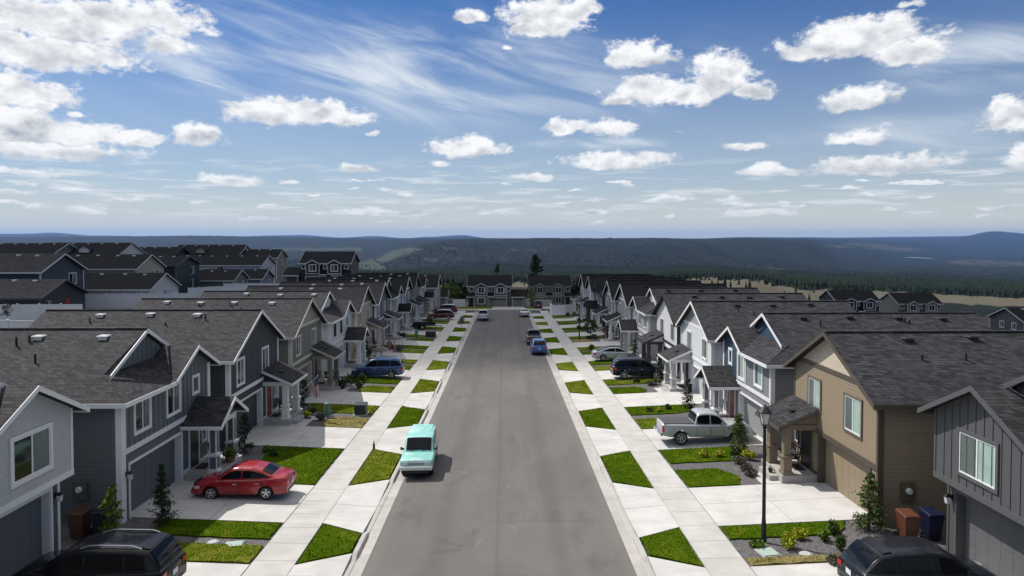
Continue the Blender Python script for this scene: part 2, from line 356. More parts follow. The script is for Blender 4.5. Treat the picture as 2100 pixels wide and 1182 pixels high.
def asphalt():
    m, T, b = newmat('asphalt'); o = T.coord(); x, y, z = T.sep(o)
    lane = T.noise(T.xyz(T.mul(x, 1.1), T.mul(y, 0.018), 0.0), 1.0, 5, 0.6)
    pat = T.noise(T.xyz(T.mul(x, 0.35), T.mul(y, 0.16), 2.0), 1.0, 5, 0.62, 0.5)
    col = T.mixc(lane, (0.086, 0.080, 0.077), (0.141, 0.134, 0.129))
    col = T.mixc(T.sstep(pat, 0.40, 0.66, 0.0, 0.8), col, (0.146, 0.134, 0.125))
    # worn wheel tracks, the strips either side of them, pale scuffs and crack lines
    fx = T.m('ABSOLUTE', T.sub(T.m('ABSOLUTE', T.add(x, 0.17)), 2.35)); wt = T.sstep(T.add(fx, T.mul(T.sub(pat, .5), .5)), 0.1, 0.6, 0.34, 0.0)
    col = T.mixc(wt, col, (0.075, 0.072, 0.071))
    ctr = T.sstep(T.m('ABSOLUTE', T.add(x, 0.25)), 0.0, 0.12, 0.4, 0.0); col = T.mixc(ctr, col, (0.070, 0.066, 0.066))
    sc_ = T.noise(T.xyz(T.mul(x, 1.7), T.mul(y, 0.7), 5.0), 1.0, 6, 0.7); col = T.mixc(T.sstep(sc_, 0.62, 0.72, 0.0, 0.6), col, (0.221, 0.209, 0.201))
    dk = T.noise(T.xyz(T.mul(x, 0.5), T.mul(y, 0.25), 9.0), 1.0, 4, 0.6); col = T.mixc(T.sstep(dk, 0.55, 0.7, 0.0, 0.55), col, (0.066, 0.064, 0.064))
    # hairline cracks, drips between the wheel tracks, grit along both gutters
    cv = T.n.new('ShaderNodeTexVoronoi'); cv.feature = 'DISTANCE_TO_EDGE'; T.l.new(T.xyz(T.add(T.mul(x, 0.16), T.mul(T.sub(pat, .5), .9)), T.mul(y, 0.06), 0.0), cv.inputs['Vector']); cv.inputs['Scale'].default_value = 1.0
    col = T.mixc(T.mul(T.sstep(cv.outputs['Distance'], 0.0, 0.005, 0.32, 0.0), T.sstep(dk, 0.42, 0.6)), col, (0.03, 0.03, 0.03))
    dv = T.n.new('ShaderNodeTexVoronoi'); T.l.new(T.xyz(T.mul(x, 0.9), T.mul(y, 0.35), 0.0), dv.inputs['Vector']); dv.inputs['Scale'].default_value = 1.0
    col = T.mixc(T.mul(T.sstep(dv.outputs['Distance'], 0.03, 0.14, 0.55, 0.0), T.sstep(sc_, 0.5, 0.6)), col, (0.05, 0.05, 0.05))
    gr = T.mul(T.sstep(T.m('ABSOLUTE', T.add(x, 0.17)), 4.2, 4.85), T.noise(T.xyz(T.mul(x, 3), T.mul(y, 0.5), 1.0), 1.0, 5, 0.7)); col = T.mixc(T.mul(gr, 0.7), col, (0.19, 0.17, 0.15))
    g = T.noise(o, 40, 3, 0.7); col = T.mixc(T.mul(g, 0.3), col, (0.156, 0.152, 0.148))
    setc(T, b, col); b.inputs['Roughness'].default_value = 0.88; b.inputs['Specular IOR Level'].default_value = 0.3
    bump(T, b, g, 0.006, 0.7); return m
ASPHALT = asphalt()
def grassm(name, c, dry, amt):
    m, T, b = newmat(name); o = T.coord()
    n = T.noise(o, 1.1, 5, 0.65, 0.4); f = T.noise(o, 22, 4, 0.7); s = T.noise(o, 0.45, 4, 0.6)
    col = T.mixc(f, hsv(c, 0.55), hsv(c, 1.35)); col = T.mixc(T.sstep(n, 0.62 - amt * 0.5, 0.8 - amt * 0.3, 0.0, min(0.85, 0.3 + amt)), col, dry)
    col = T.mixc(T.sstep(s, 0.45, 0.7, 0.0, 0.35), col, hsv(c, 0.7))
    setc(T, b, col); b.inputs['Roughness'].default_value = 1.0; b.inputs['Specular IOR Level'].default_value = 0.0
    bump(T, b, f, 0.04, 0.8); return m
GRASS = grassm('lawn_green', (0.050, 0.092, 0.004), (0.12, 0.145, 0.010), 0.32)
GRASS2 = grassm('lawn_yellowing', (0.078, 0.118, 0.007), (0.19, 0.18, 0.028), 0.45)
GRASS3 = grassm('lawn_dry', (0.09, 0.10, 0.015), (0.27, 0.22, 0.10), 0.75)
def gravelm():
    m, T, b = newmat('gravel'); o = T.coord()
    v = T.n.new('ShaderNodeTexVoronoi'); T.l.new(o, v.inputs['Vector']); v.inputs['Scale'].default_value = 16
    r, g, bl = T.sep(v.outputs['Color']); n = T.noise(o, 0.9, 4, 0.6)
    col = T.mixc(r, (0.05, 0.048, 0.052), (0.17, 0.16, 0.165)); col = T.mixc(T.mul(n, 0.4), col, (0.06, 0.055, 0.055))
    setc(T, b, col); b.inputs['Roughness'].default_value = 0.85
    bump(T, b, v.outputs['Distance'], 0.03, 1.0); return m
GRAVEL = gravelm()
# ------------------------------------------------------------------ ground shape
XC = -0.17
def smooth01(t): t = np.clip(t, 0, 1); return t * t * (3 - 2 * t)
def zr(Y):
    Y = np.maximum(np.asarray(Y, float), -60.0)
    return -0.0264 * np.asarray(Y, float) - 0.9 * smooth01((np.asarray(Y, float) - 135) / 26)
PA = [0, 4.88, 5.33, 5.40, 5.53, 7.4, 8.95, 15.3, 40]; PZ = [.05, 0, -.015, .15, .15, .19, .22, .5, .5]
def gz(X, Y):
    X = np.asarray(X, float); Y = np.asarray(Y, float)
    z = zr(Y) + np.interp(np.abs(X - XC), PA, PZ)
    z = z + 3.4 * smooth01((-X - 30.5) / 11)
    return z - 0.031 * np.clip(Y, 0, 200) * smooth01((X - 31) / 22)
def g(X, Y): return float(gz(X, Y))

def vnoise(x, y):
    xi = np.floor(x); yi = np.floor(y); fx = x - xi; fy = y - yi; fx = fx * fx * (3 - 2 * fx); fy = fy * fy * (3 - 2 * fy)
    h = lambda a, b: np.modf(np.abs(np.sin(a * 127.1 + b * 311.7) * 43758.5453))[0]
    return (h(xi, yi) * (1 - fx) + h(xi + 1, yi) * fx) * (1 - fy) + (h(xi, yi + 1) * (1 - fx) + h(xi + 1, yi + 1) * fx) * fy
def fbm(x, y, o=5):
    s = 0; a = 0.5
    for _ in range(o): s = s + a * (vnoise(x, y) - 0.5); x = x * 2.03 + 17.3; y = y * 2.03 + 9.1; a *= 0.5
    return s

# far country: for columns of the view, at each distance the height the land has (given as the picture row it is seen at)
FAR = {
 -400: [(250, 565), (600, 560), (3000, 545), (6000, 520), (9000, 495), (11000, 487), (16000, 487), (26000, 486)],
 60: [(250, 565), (600, 560), (3000, 545), (6000, 520), (9000, 496), (11000, 487), (16000, 487), (26000, 480)],
 110: [(250, 565), (600, 560), (3000, 545), (6000, 520), (9000, 496), (11000, 487), (16000, 487), (26000, 478)],
 200: [(250, 565), (600, 560), (3000, 545), (6000, 520), (9000, 496), (11000, 486), (16000, 487), (26000, 484)],
 420: [(250, 568), (600, 565), (3000, 546), (6000, 522), (9000, 497), (11000, 484), (16000, 488), (26000, 487)],
 620: [(250, 572), (600, 572), (2000, 562), (3500, 548), (6000, 522), (9000, 499), (11000, 487), (16000, 489), (26000, 483)],
 700: [(250, 576), (600, 580), (2000, 566), (3500, 552), (6000, 528), (9000, 502), (11000, 489), (16000, 490), (26000, 488)],
 770: [(250, 580), (600, 585), (2000, 568), (3500, 552), (5500, 536), (8000, 508), (10000, 492), (16000, 490), (26000, 485)],
 830: [(250, 584), (600, 590), (2000, 568), (3200, 552), (4300, 530), (5600, 518), (8500, 500), (10500, 491), (16000, 490), (26000, 489)],
 870: [(250, 586), (600, 594), (2000, 566), (3200, 550), (4000, 528), (4400, 510), (4900, 501), (8500, 497), (10500, 490), (16000, 490), (26000, 487)],
 950: [(250, 588), (600, 596), (1100, 590), (2000, 570), (3200, 552), (4000, 532), (4350, 512), (4600, 506), (5300, 493), (9000, 490), (16000, 490), (26000, 483)],
 1000: [(250, 590), (600, 596), (1000, 588), (2000, 570), (3200, 552), (4000, 531), (4350, 512), (4700, 506), (5400, 492), (9000, 490), (16000, 491), (26000, 489)],
 1130: [(250, 594), (600, 600), (1000, 587), (2000, 571), (3200, 554), (4000, 533), (4500, 512), (5400, 491), (5800, 487), (9000, 490), (26000, 490)],
 1300: [(250, 600), (500, 602), (900, 587), (1600, 575), (2600, 563), (3400, 549), (4300, 518), (5200, 497), (5800, 489), (9000, 490), (26000, 490)],
 1420: [(250, 604), (450, 598), (600, 576), (1000, 577), (1700, 569), (2800, 556), (3800, 538), (4600, 512), (5400, 494), (6000, 490), (9000, 491), (26000, 490)],
 1530: [(250, 612), (450, 600), (650, 578), (1000, 580), (1700, 570), (2900, 557), (4200, 540), (5300, 512), (6000, 495), (6600, 490.5), (9000, 491), (26000, 487)],
 1640: [(250, 640), (480, 622), (650, 604), (900, 598), (1500, 584), (2400, 570), (4000, 552), (5500, 530), (6500, 505), (7400, 496), (10000, 491.5), (26000, 487.5)],
 1740: [(250, 652), (500, 634), (800, 612), (1000, 601), (1500, 590), (2400, 575), (4000, 558), (6500, 538), (9000, 512), (11500, 497), (14000, 493), (26000, 488)],
 1860: [(250, 656), (500, 640), (800, 618), (1000, 607), (1500, 593), (2400, 578), (4000, 561), (6500, 545), (9000, 533), (12000, 512), (15000, 497), (20000, 493), (26000, 486.5)],
 1960: [(250, 660), (500, 644), (800, 622), (1000, 612), (1500, 598), (2400, 581), (4000, 563), (6500, 547), (9000, 536), (13000, 520), (17000, 500), (21000, 490), (26000, 485)],
 2050: [(250, 662), (500, 648), (800, 626), (1000, 616), (1500, 602), (2400, 584), (4000, 566), (6500, 549), (9000, 538), (13000, 524), (17000, 500), (22000, 474), (26000, 482)],
 2130: [(250, 664), (500, 650), (800, 628), (1000, 619), (1500, 604), (2400, 586), (4000, 567), (6500, 550), (9000, 539), (13000, 525), (17000, 503), (22000, 480), (26000, 484)],
 2600: [(250, 670), (500, 655), (1000, 620), (2400, 586), (6500, 550), (13000, 525), (17000, 505), (22000, 484), (26000, 487)],
}
FX = sorted(FAR)
RG = np.exp(np.linspace(math.log(180), math.log(60000), 400))
FT = np.array([np.interp(np.log(RG), [math.log(r) for r, _ in FAR[x]], [y for _, y in FAR[x]]) for x in FX])
def far_z(X, Y):
    Yd = np.maximum(Y, 30.0); px = np.clip(1033 + F * X / Yd, FX[0], FX[-1])
    k = np.clip(np.searchsorted(FX, px) - 1, 0, len(FX) - 2); fx = np.array(FX, float)
    t = (px - fx[k]) / (fx[k + 1] - fx[k]); t = t * t * (3 - 2 * t)
    li = np.clip((np.log(np.maximum(Yd, 180)) - math.log(180)) / (math.log(60000) - math.log(180)) * 399, 0, 398.999)
    i = li.astype(int); q = li - i
    v = lambda kk: FT[kk, i] * (1 - q) + FT[kk, i + 1] * q
    yy = v(k) * (1 - t) + v(k + 1) * t
    z = CAMZ - (yy - 487) * Yd / F
    rr = np.hypot(X, Y)
    amp = np.clip((rr - 300) / 2500, 0, 1) * np.clip(rr / 5000, .3, 1.6)
    gul = np.abs(fbm(X / 420 + 3, Y / 900, 4)) * np.clip((rr - 2800) / 900, 0, 1) * np.clip((9500 - rr) / 2500, 0, 1)
    return z + amp * (fbm(X / 700, Y / 700, 5) * 30 + fbm(X / 170 + 5, Y / 170, 4) * 12) - gul * 130 + gul.mean() * 40
def land_z(X, Y):
    X = np.asarray(X, float); Y = np.asarray(Y, float); rr = np.hypot(X, Y)
    near = gz(X, Y) - 0.32
    t = smooth01((rr - 190) / 130) * (Y > 30)
    return near * (1 - t) + far_z(X, Y) * t

def inpoly(px, py, poly):
    r = np.zeros(px.shape, bool); n = len(poly)
    for i in range(n):
        x0, y0 = poly[i]; x1, y1 = poly[(i + 1) % n]
        c = ((y0 > py) != (y1 > py)) & (px < (x1 - x0) * (py - y0) / (y1 - y0 + 1e-9) + x0); r ^= c
    return r
FIELDS = [[(1395, 580), (1425, 570), (1480, 570), (1560, 575), (1640, 592), (1720, 612), (1790, 640), (1560, 650), (1440, 612)],
          [(1600, 596), (1700, 595), (1800, 597), (1900, 603), (2120, 614), (2120, 632), (2000, 626), (1930, 622), (1800, 618), (1700, 616)],
          [(1035, 578), (1090, 582), (1110, 612), (1060, 625), (1020, 610)]]
GREENF = [[(722, 542), (760, 534), (790, 548), (788, 566), (735, 566), (715, 556)], [(765, 532), (800, 515), (842, 508), (875, 511), (825, 524), (785, 538)], [(560, 510), (740, 508), (742, 513), (560, 514)]]
PINKF = [[(1680, 503), (1760, 498), (1840, 504), (1905, 513), (1860, 517), (1740, 509)], [(1935, 537), (2010, 533), (2110, 537), (2110, 549), (1990, 544)], [(1560, 548), (1640, 552), (1600, 554)]]
CLIFF = [[(878, 507), (935, 508.6), (1015, 508.2), (1015, 509.8), (935, 510.4), (878, 509.3)], [(845, 528), (890, 531), (960, 529), (1080, 531), (1080, 533), (960, 532.5), (890, 534.5), (845, 530.5)], [(1045, 511), (1120, 513), (1120, 515), (1045, 514)]]
def cover(X, Y, Z):
    Yd = np.maximum(Y, 30); px = 1033 + F * X / Yd; py = 487 + F * (CAMZ - Z) / Yd
    rr = np.hypot(X, Y); w = 1 + 0 * rr
    jx = fbm(X / (rr * .012 + 1), Y / (rr * .05 + 1), 4) * 30; jy = fbm(X / (rr * .01 + 1) + 40, Y / (rr * .04 + 1), 4) * 8
    c = np.zeros(X.shape + (3,)); ok = (Y > 60)
    for P in FIELDS: c[..., 0] = np.maximum(c[..., 0], inpoly(px + jx, py + jy, P) * ok)
    for P in GREENF: c[..., 1] = np.maximum(c[..., 1], inpoly(px + jx * .5, py + jy * .5, P) * ok * 0.8)
    for P in PINKF: c[..., 0] = np.maximum(c[..., 0], inpoly(px + jx, py + jy * .6, P) * ok * 0.42 * (fbm(X / 300, Y / 300, 3) > -.08))
    for P in CLIFF: c[..., 2] = np.maximum(c[..., 2], inpoly(px, py + jy * .25, P) * ok * (fbm(X / 60, Y / 400, 3) > -.05))
    c[..., 0] = np.maximum(c[..., 0], (rr < 330) * 1.0)
    return c

def make_land():
    az = np.concatenate([np.arange(-180, -44, 4.0), np.arange(-44, 44, 0.14), np.arange(44, 180, 4.0)])
    rs = np.concatenate([[2.0, 8, 14], np.exp(np.linspace(math.log(20), math.log(40000), 330))])
    A, Rr = np.meshgrid(np.radians(az), rs); X = Rr * np.sin(A); Y = Rr * np.cos(A); Z = land_z(X, Y)
    n, k = X.shape
    co = np.stack([X, Y, Z], -1).reshape(-1, 3)
    i, j = np.meshgrid(np.arange(n - 1), np.arange(k), indexing='ij'); j2 = (j + 1) % k
    fc = np.stack([i * k + j, i * k + j2, (i + 1) * k + j2, (i + 1) * k + j], -1).reshape(-1, 4)[:, ::-1]
    me = bpy.data.meshes.new('ground'); me.vertices.add(len(co)); me.vertices.foreach_set('co', co.ravel())
    me.loops.add(fc.size); me.loops.foreach_set('vertex_index', fc.ravel().astype(np.int32))
    me.polygons.add(len(fc)); me.polygons.foreach_set('loop_start', np.arange(0, fc.size, 4, dtype=np.int32)); me.polygons.foreach_set('loop_total', np.full(len(fc), 4, np.int32))
    me.update(); me.shade_smooth()
    cv = cover(X, Y, Z).reshape(-1, 3); ca = np.concatenate([cv, np.ones((len(cv), 1))], 1)
    at = me.color_attributes.new('landcover', 'FLOAT_COLOR', 'POINT'); at.data.foreach_set('color', ca.ravel().astype(np.float32))
    m, T, b = newmat('countryside'); o = T.coord()
    va = T.n.new('ShaderNodeAttribute'); va.attribute_name = 'landcover'; r_, g_, b_ = T.sep(va.outputs[0])
    n1 = T.noise(o, 0.012, 8, 0.68); n2 = T.noise(o, 0.0016, 6, 0.6); n3 = T.noise(o, 0.06, 4, 0.7)
    fo = T.mixc(T.sstep(T.add(T.mul(n1, 0.45), T.mul(n3, 0.55)), 0.36, 0.64), (0.0025, 0.0055, 0.005), (0.0105, 0.0165, 0.0115)); fo = T.mixc(T.sstep(n2, 0.42, 0.66, 0, 0.5), fo, (0.015, 0.019, 0.013))
    fo = T.mixc(T.sstep(n3, 0.60, 0.74, 0, 0.35), fo, (0.03, 0.031, 0.024))
    dry = T.mixc(n3, (0.075, 0.067, 0.048), (0.125, 0.112, 0.08)); dry = T.mixc(T.sstep(n1, 0.5, 0.7, 0, 0.5), dry, (0.06, 0.062, 0.038))
    col = T.mixc(r_, fo, dry); col = T.mixc(g_, col, (0.05, 0.064, 0.038)); col = T.mixc(b_, col, (0.036, 0.036, 0.032))
    setc(T, b, col); b.inputs['Roughness'].default_value = 0.95; b.inputs['Specular IOR Level'].default_value = 0.1
    bump(T, b, n1, 14.0, 0.5)
    me.materials.append(m); ob = bpy.data.objects.new('ground', me); C.objects.link(ob); struct(ob)
make_land()

# ------------------------------------------------------------------ street, kerbs, pavements, drives, lawns
LY = [27.6, 38.5, 49.7, 60.8, 71.9, 82.9, 94.0, 105.0, 116.0, 127.0]
RY = [27.0, 38.0, 49.0, 60.0, 70.6, 81.4, 92.3, 103.2, 114.1, 125.0]
XFL, XFR = -15.5, 15.05
DRL = [(8.5, 13.2), (19.7, 24.4)] + [(y + .65, y + 5.25) for y in LY]
DRR = [(8.2, 12.9), (19.4, 24.0)] + [(y + .65, y + 5.25) for y in RY]
def PT(a, Y, s, dz=0.0):
    X = XC + s * a; return (X, Y, g(X, Y) + dz)
def sheet(mb, s, a0, a1, y0, y1, dz=0.0, na=1, ny=1, k=0):
    for i in range(na):
        for j in range(ny):
            p, q = a0 + (a1 - a0) * i / na, a0 + (a1 - a0) * (i + 1) / na; u, v = y0 + (y1 - y0) * j / ny, y0 + (y1 - y0) * (j + 1) / ny
            mb.poly([PT(p, u, s, dz), PT(q, u, s, dz), PT(q, v, s, dz), PT(p, v, s, dz)], k)

def make_road():
    mb = MB(); ys = list(np.arange(6, 138.1, 3.0)); xs = [-5.06, -2.6, -0.17, 2.3, 4.71]
    for y0, y1 in zip(ys[:-1], ys[1:]):
        for x0, x1 in zip(xs[:-1], xs[1:]): mb.poly([(x0, y0, g(x0, y0)), (x1, y0, g(x1, y0)), (x1, y1, g(x1, y1)), (x0, y1, g(x0, y1))])
    for x0 in np.arange(-60, 8, 4.0):
        for y0, y1 in ((138, 141), (141, 145)):
            f = lambda x, y: (x, y, float(zr(y)) + 0.03)
            mb.poly([f(x0, y0), f(x0 + 4, y0), f(x0 + 4, y1), f(x0, y1)])
    struct(mb.build('road', ASPHALT))
make_road()
def kerb_h(Y, dr):
    h = 1.0
    for a, b in dr:
        d = max(a - 0.75 - Y, Y - (b + 0.9)); h = min(h, max(0.0, min(1.0, d / 0.35 + 0.5)))
    return 0.025 + 0.125 * h
def make_kerb(s, dr):
    mb = MB(); ys = []; y = 8.0
    while y < 137.8: ys.append(y); y += 0.25 if y < 90 else 0.5
    rows = []
    for y in ys:
        h = kerb_h(y, dr); z = float(zr(y)); X = lambda a: XC + s * a
        rows.append([(X(4.885), y, z + .012), (X(5.30), y, z - .004), (X(5.335), y, z + h * .85), (X(5.36), y, z + h), (X(5.52), y, z + h + .005), (X(5.53), y, z - .2)])
    for a, b in zip(rows[:-1], rows[1:]):
        for k in range(5): mb.poly([a[k], a[k + 1], b[k + 1], b[k]])
    struct(mb.build('kerb', CONC2))
make_kerb(-1, DRL); make_kerb(1, DRR)
def make_walk(s):
    mb = MB(); y = 8.0
    while y < 136:
        y1 = y + 1.52; e = 0.009
        pts = [PT(7.4, y + e, s), PT(8.95, y + e, s), PT(8.95, y1 - e, s), PT(7.4, y1 - e, s)]
        mb.slab(pts, 0.1); y = y1
    struct(mb.build('sidewalk', CONCW))
make_walk(-1); make_walk(1)
def make_yards(s, dr, xf):
    af = abs(xf - XC); con = MB(); grav = MB(); lawn = MB(); e = 0.012
    for n, (a, b) in enumerate(dr):
        mid = (a + b) / 2 + (0.15 if s > 0 else -0.1); am = 12.1
        for u, v in ((a, mid), (mid, b)):
            for p, q in ((8.98, am), (am, af + (1.3 if n < 2 else 0.32))): con.slab([PT(p + e, u + e, s), PT(q - e, u + e, s), PT(q - e, v - e, s), PT(p + e, v - e, s)], 0.12)
        # flared apron down to the kerb
        w0, w1 = a - 0.95, b + 1.05
        for (ya, yb), (yc, yd) in (((a, mid), (w0, mid)), ((mid, b), (mid, w1))):
            k = kerb_h((a + b) / 2, dr); zk = lambda y: float(zr(y)) + kerb_h(y, dr) + .004
            X = lambda t: XC + s * t
            con.slab([PT(7.38, ya + e, s), PT(7.38, yb - e, s), (X(5.535), yd - e, zk(yd)), (X(5.535), yc + e, zk(yc))], 0.1)
        # path to the porch step
        if n >= 2: con.slab([PT(12.6, b + .02, s), PT(af - 1.6, b + .02, s), PT(af - 1.6, b + 1.75, s), PT(12.6, b + 1.75, s)], 0.1)
    struct(con.build('driveway', CONC))
    # gravel everywhere between the paving, grass laid over it
    for y0 in np.arange(8, 139, 3.0):
        sheet(grav, s, 8.95, 15.3, y0, min(y0 + 3, 139), -0.045, 2, 1); sheet(grav, s, 15.3, 30, y0, min(y0 + 3, 139), -0.045, 3, 1)
        sheet(grav, s, 5.54, 7.4, y0, min(y0 + 3, 139), -0.26)
    o = grav.build('gravel', GRAVEL); o['kind'] = 'stuff'
    patches = []
    def patch(poly, k, wob=0.05):
        """poly of (a, Y); densified with a wavering edge"""
        P = []
        for i in range(len(poly)):
            (a0, y0), (a1, y1) = poly[i], poly[(i + 1) % len(poly)]; m = max(1, int(math.hypot(a1 - a0, y1 - y0) / 0.3))
            for j in range(m):
                t = j / m; P.append((a0 + (a1 - a0) * t + rnd.uniform(-wob, wob), y0 + (y1 - y0) * t + rnd.uniform(-wob, wob)))
        ca = sum(p[0] for p in P) / len(P); cy = sum(p[1] for p in P) / len(P); c = PT(ca, cy, s, 0.03)
        for i in range(len(P)):
            p, q = P[i], P[(i + 1) % len(P)]; lawn.poly([PT(*p, s, 0.022), PT(*q, s, 0.022), c], k)
            lawn.poly([PT(*p, s, 0.022), PT(*p, s, -0.06), PT(*q, s, -0.06), PT(*q, s, 0.022)], k)
        patches.append((poly, k))
    kk = {-1: [0, 1, 1, 0, 1, 1, 0, 0, 0, 1, 0, 0], 1: [0, 0, 0, 0, 1, 1, 0, 0, 0, 1, 0, 0]}[s]
    for n in range(len(dr) - 1):
        b, a2 = dr[n][1], dr[n + 1][0]
        patch([(7.33, b + .1), (7.33, a2 - .1), (5.6, a2 - 1.0), (5.6, b + 1.15)], kk[n] if n > 1 or s > 0 else 0, 0.03)
        L = a2 - b
        if n == 1:
            h1, h2 = (.17, .36) if s > 0 else (.40, .42)
            patch([(9.05, b + .1), (12.6, b + .1), (12.9, b + h1 * L), (9.05, b + h1 * L)], 2 if s > 0 else 1)
            patch([(9.05, a2 - h2 * L), (13.4, a2 - h2 * L), (14.2, a2 - .1), (9.05, a2 - .1)], 0)
        elif n == 2 and s < 0:
            patch([(9.05, b + .1), (12.3, b + .1), (12.6, b + .45 * L), (13.3, a2 - .1), (9.05, a2 - .1)], 0)
        else:
            k1, k2 = [(0, 1), (1, 0), (0, 1), (2, 1), (1, 0)][(n + (1 if s > 0 else 0)) % 5]
            if s > 0 and n == 2: k1, k2 = 0, 0
            if s < 0 and n == 2: k1, k2 = 1, 1
            patch([(9.05, b + .1), (11.5, b + .1), (11.9, b + .2 * L), (11.2, b + .41 * L), (9.05, b + .41 * L)], k1)
            patch([(9.05, a2 - .4 * L), (12.3, a2 - .4 * L), (13.6, a2 - .3 * L), (14.0, a2 - .08), (9.05, a2 - .08)], k2)
    # blades standing on the nearer lawns
    for poly, k in patches:
        if poly[0][1] > 62: continue
        A = np.array(poly); lo = A.min(0); hi = A.max(0); n = int((hi - lo).prod() * 170)
        pa = np.array([rnd.uniform(lo[0], hi[0]) for _ in range(n)]); py = np.array([rnd.uniform(lo[1], hi[1]) for _ in range(n)])
        q = inpoly(pa, py, poly)
        for a_, y_ in zip(pa[q], py[q]):
            x, y, z = PT(a_, y_, s, 0.015); an = rnd.uniform(0, 6.28); w = rnd.uniform(.012, .03); h = rnd.uniform(.03, .075); lx, ly = rnd.uniform(-.03, .03), rnd.uniform(-.03, .03)
            lawn.poly([(x - w * math.cos(an), y - w * math.sin(an), z), (x + w * math.cos(an), y + w * math.sin(an), z), (x + lx, y + ly, z + h)], k)
    o = lawn.build('grass', [GRASS, GRASS2, GRASS3], fix=False); o['kind'] = 'stuff'
make_yards(-1, DRL, XFL); make_yards(1, DRR, XFR)
def make_end_paving():
    con = MB(); f = lambda x, y, dz: (x, y, float(zr(y)) + dz)
    for x0 in np.arange(-60, 20, 3.0): con.slab([f(x0 + .01, 146.6, .16), f(x0 + 2.99, 146.6, .16), f(x0 + 2.99, 148.1, .18), f(x0 + .01, 148.1, .18)], .1)
    for x0 in np.arange(-60, 8, 4.0): con.slab([f(x0, 145.0, .05), f(x0 + 4, 145.0, .05), f(x0 + 4, 146.6, .15), f(x0, 146.6, .15)], .1)
    con.slab([f(-2.6, 148.12, .18), f(4.6, 148.12, .18), f(4.6, 159.5, .25), f(-2.6, 159.5, .25)], .1)
    con.slab([f(8.2, 148.12, .18), f(13, 148.12, .18), f(13, 159.5, .25), f(8.2, 159.5, .25)], .1)
    struct(con.build('driveway', CONC2))
    lw = MB()
    for x0, x1 in ((-30, -2.7), (4.7, 8.1), (13.1, 30)): lw.slab([f(x0, 148.2, .17), f(x1, 148.2, .17), f(x1, 159.8, .22), f(x0, 159.8, .22)], .1)
    o = lw.build('grass', GRASS2); o['kind'] = 'stuff'
make_end_paving()

# ------------------------------------------------------------------ woods, lake and haze
def conifers(name, P, Hs, wid, mat, tiers=2, sides=5, seed=3):
    rg = np.random.default_rng(seed); N = len(P)
    vs = []; fs = []
    for t in range(tiers):
        z0 = (0.06 + 0.34 * t) * (2 / tiers); z1 = min(1.0, (0.62 + 0.38 * t)) if tiers == 2 else 1.0
        ang = np.linspace(0, 2 * np.pi, sides, endpoint=False)[None] + rg.uniform(0, 6.28, (N, 1))
        rad = wid[:, None] * (1 - 0.36 * t) * rg.uniform(.55, 1.25, (N, sides))
        ring = np.stack([P[:, 0:1] + rad * np.cos(ang), P[:, 1:2] + rad * np.sin(ang), P[:, 2:3] + Hs[:, None] * (z0 + rg.uniform(-.06, .06, (N, sides)))], -1)
        tip = np.stack([P[:, 0] + rg.normal(0, .05, N) * Hs * .3, P[:, 1], P[:, 2] + Hs * z1], -1)[:, None]
        vs.append(np.concatenate([ring, tip], 1))
    V = np.concatenate(vs, 1); per = V.shape[1]
    tri = []
    for t in range(tiers):
        o = t * (sides + 1)
        for j in range(sides): tri.append((o + j, o + (j + 1) % sides, o + sides))
    tri = np.array(tri); Fc = (tri[None] + (np.arange(N) * per)[:, None, None]).reshape(-1, 3)
    me = bpy.data.meshes.new(name); V = V.reshape(-1, 3); me.vertices.add(len(V)); me.vertices.foreach_set('co', V.ravel())
    me.loops.add(Fc.size); me.loops.foreach_set('vertex_index', Fc.ravel().astype(np.int32)); me.polygons.add(len(Fc))
    me.polygons.foreach_set('loop_start', np.arange(0, Fc.size, 3, dtype=np.int32)); me.polygons.foreach_set('loop_total', np.full(len(Fc), 3, np.int32)); me.update()
    me.materials.append(mat); o = bpy.data.objects.new(name, me); C.objects.link(o); return o
def forestmat():
    m, T, b = newmat('conifer_foliage'); o = T.coord(); n = T.noise(o, 0.11, 3, 0.6); n2 = T.noise(o, 0.006, 4, 0.6)
    col = T.mixc(n, (0.0045, 0.009, 0.006), (0.016, 0.026, 0.014)); col = T.mixc(T.sstep(n2, 0.45, 0.65, 0, 0.5), col, (0.025, 0.034, 0.016))
    setc(T, b, col); b.inputs['Roughness'].default_value = 0.9; b.inputs['Specular IOR Level'].default_value = 0.1; return m
FOREST = forestmat()
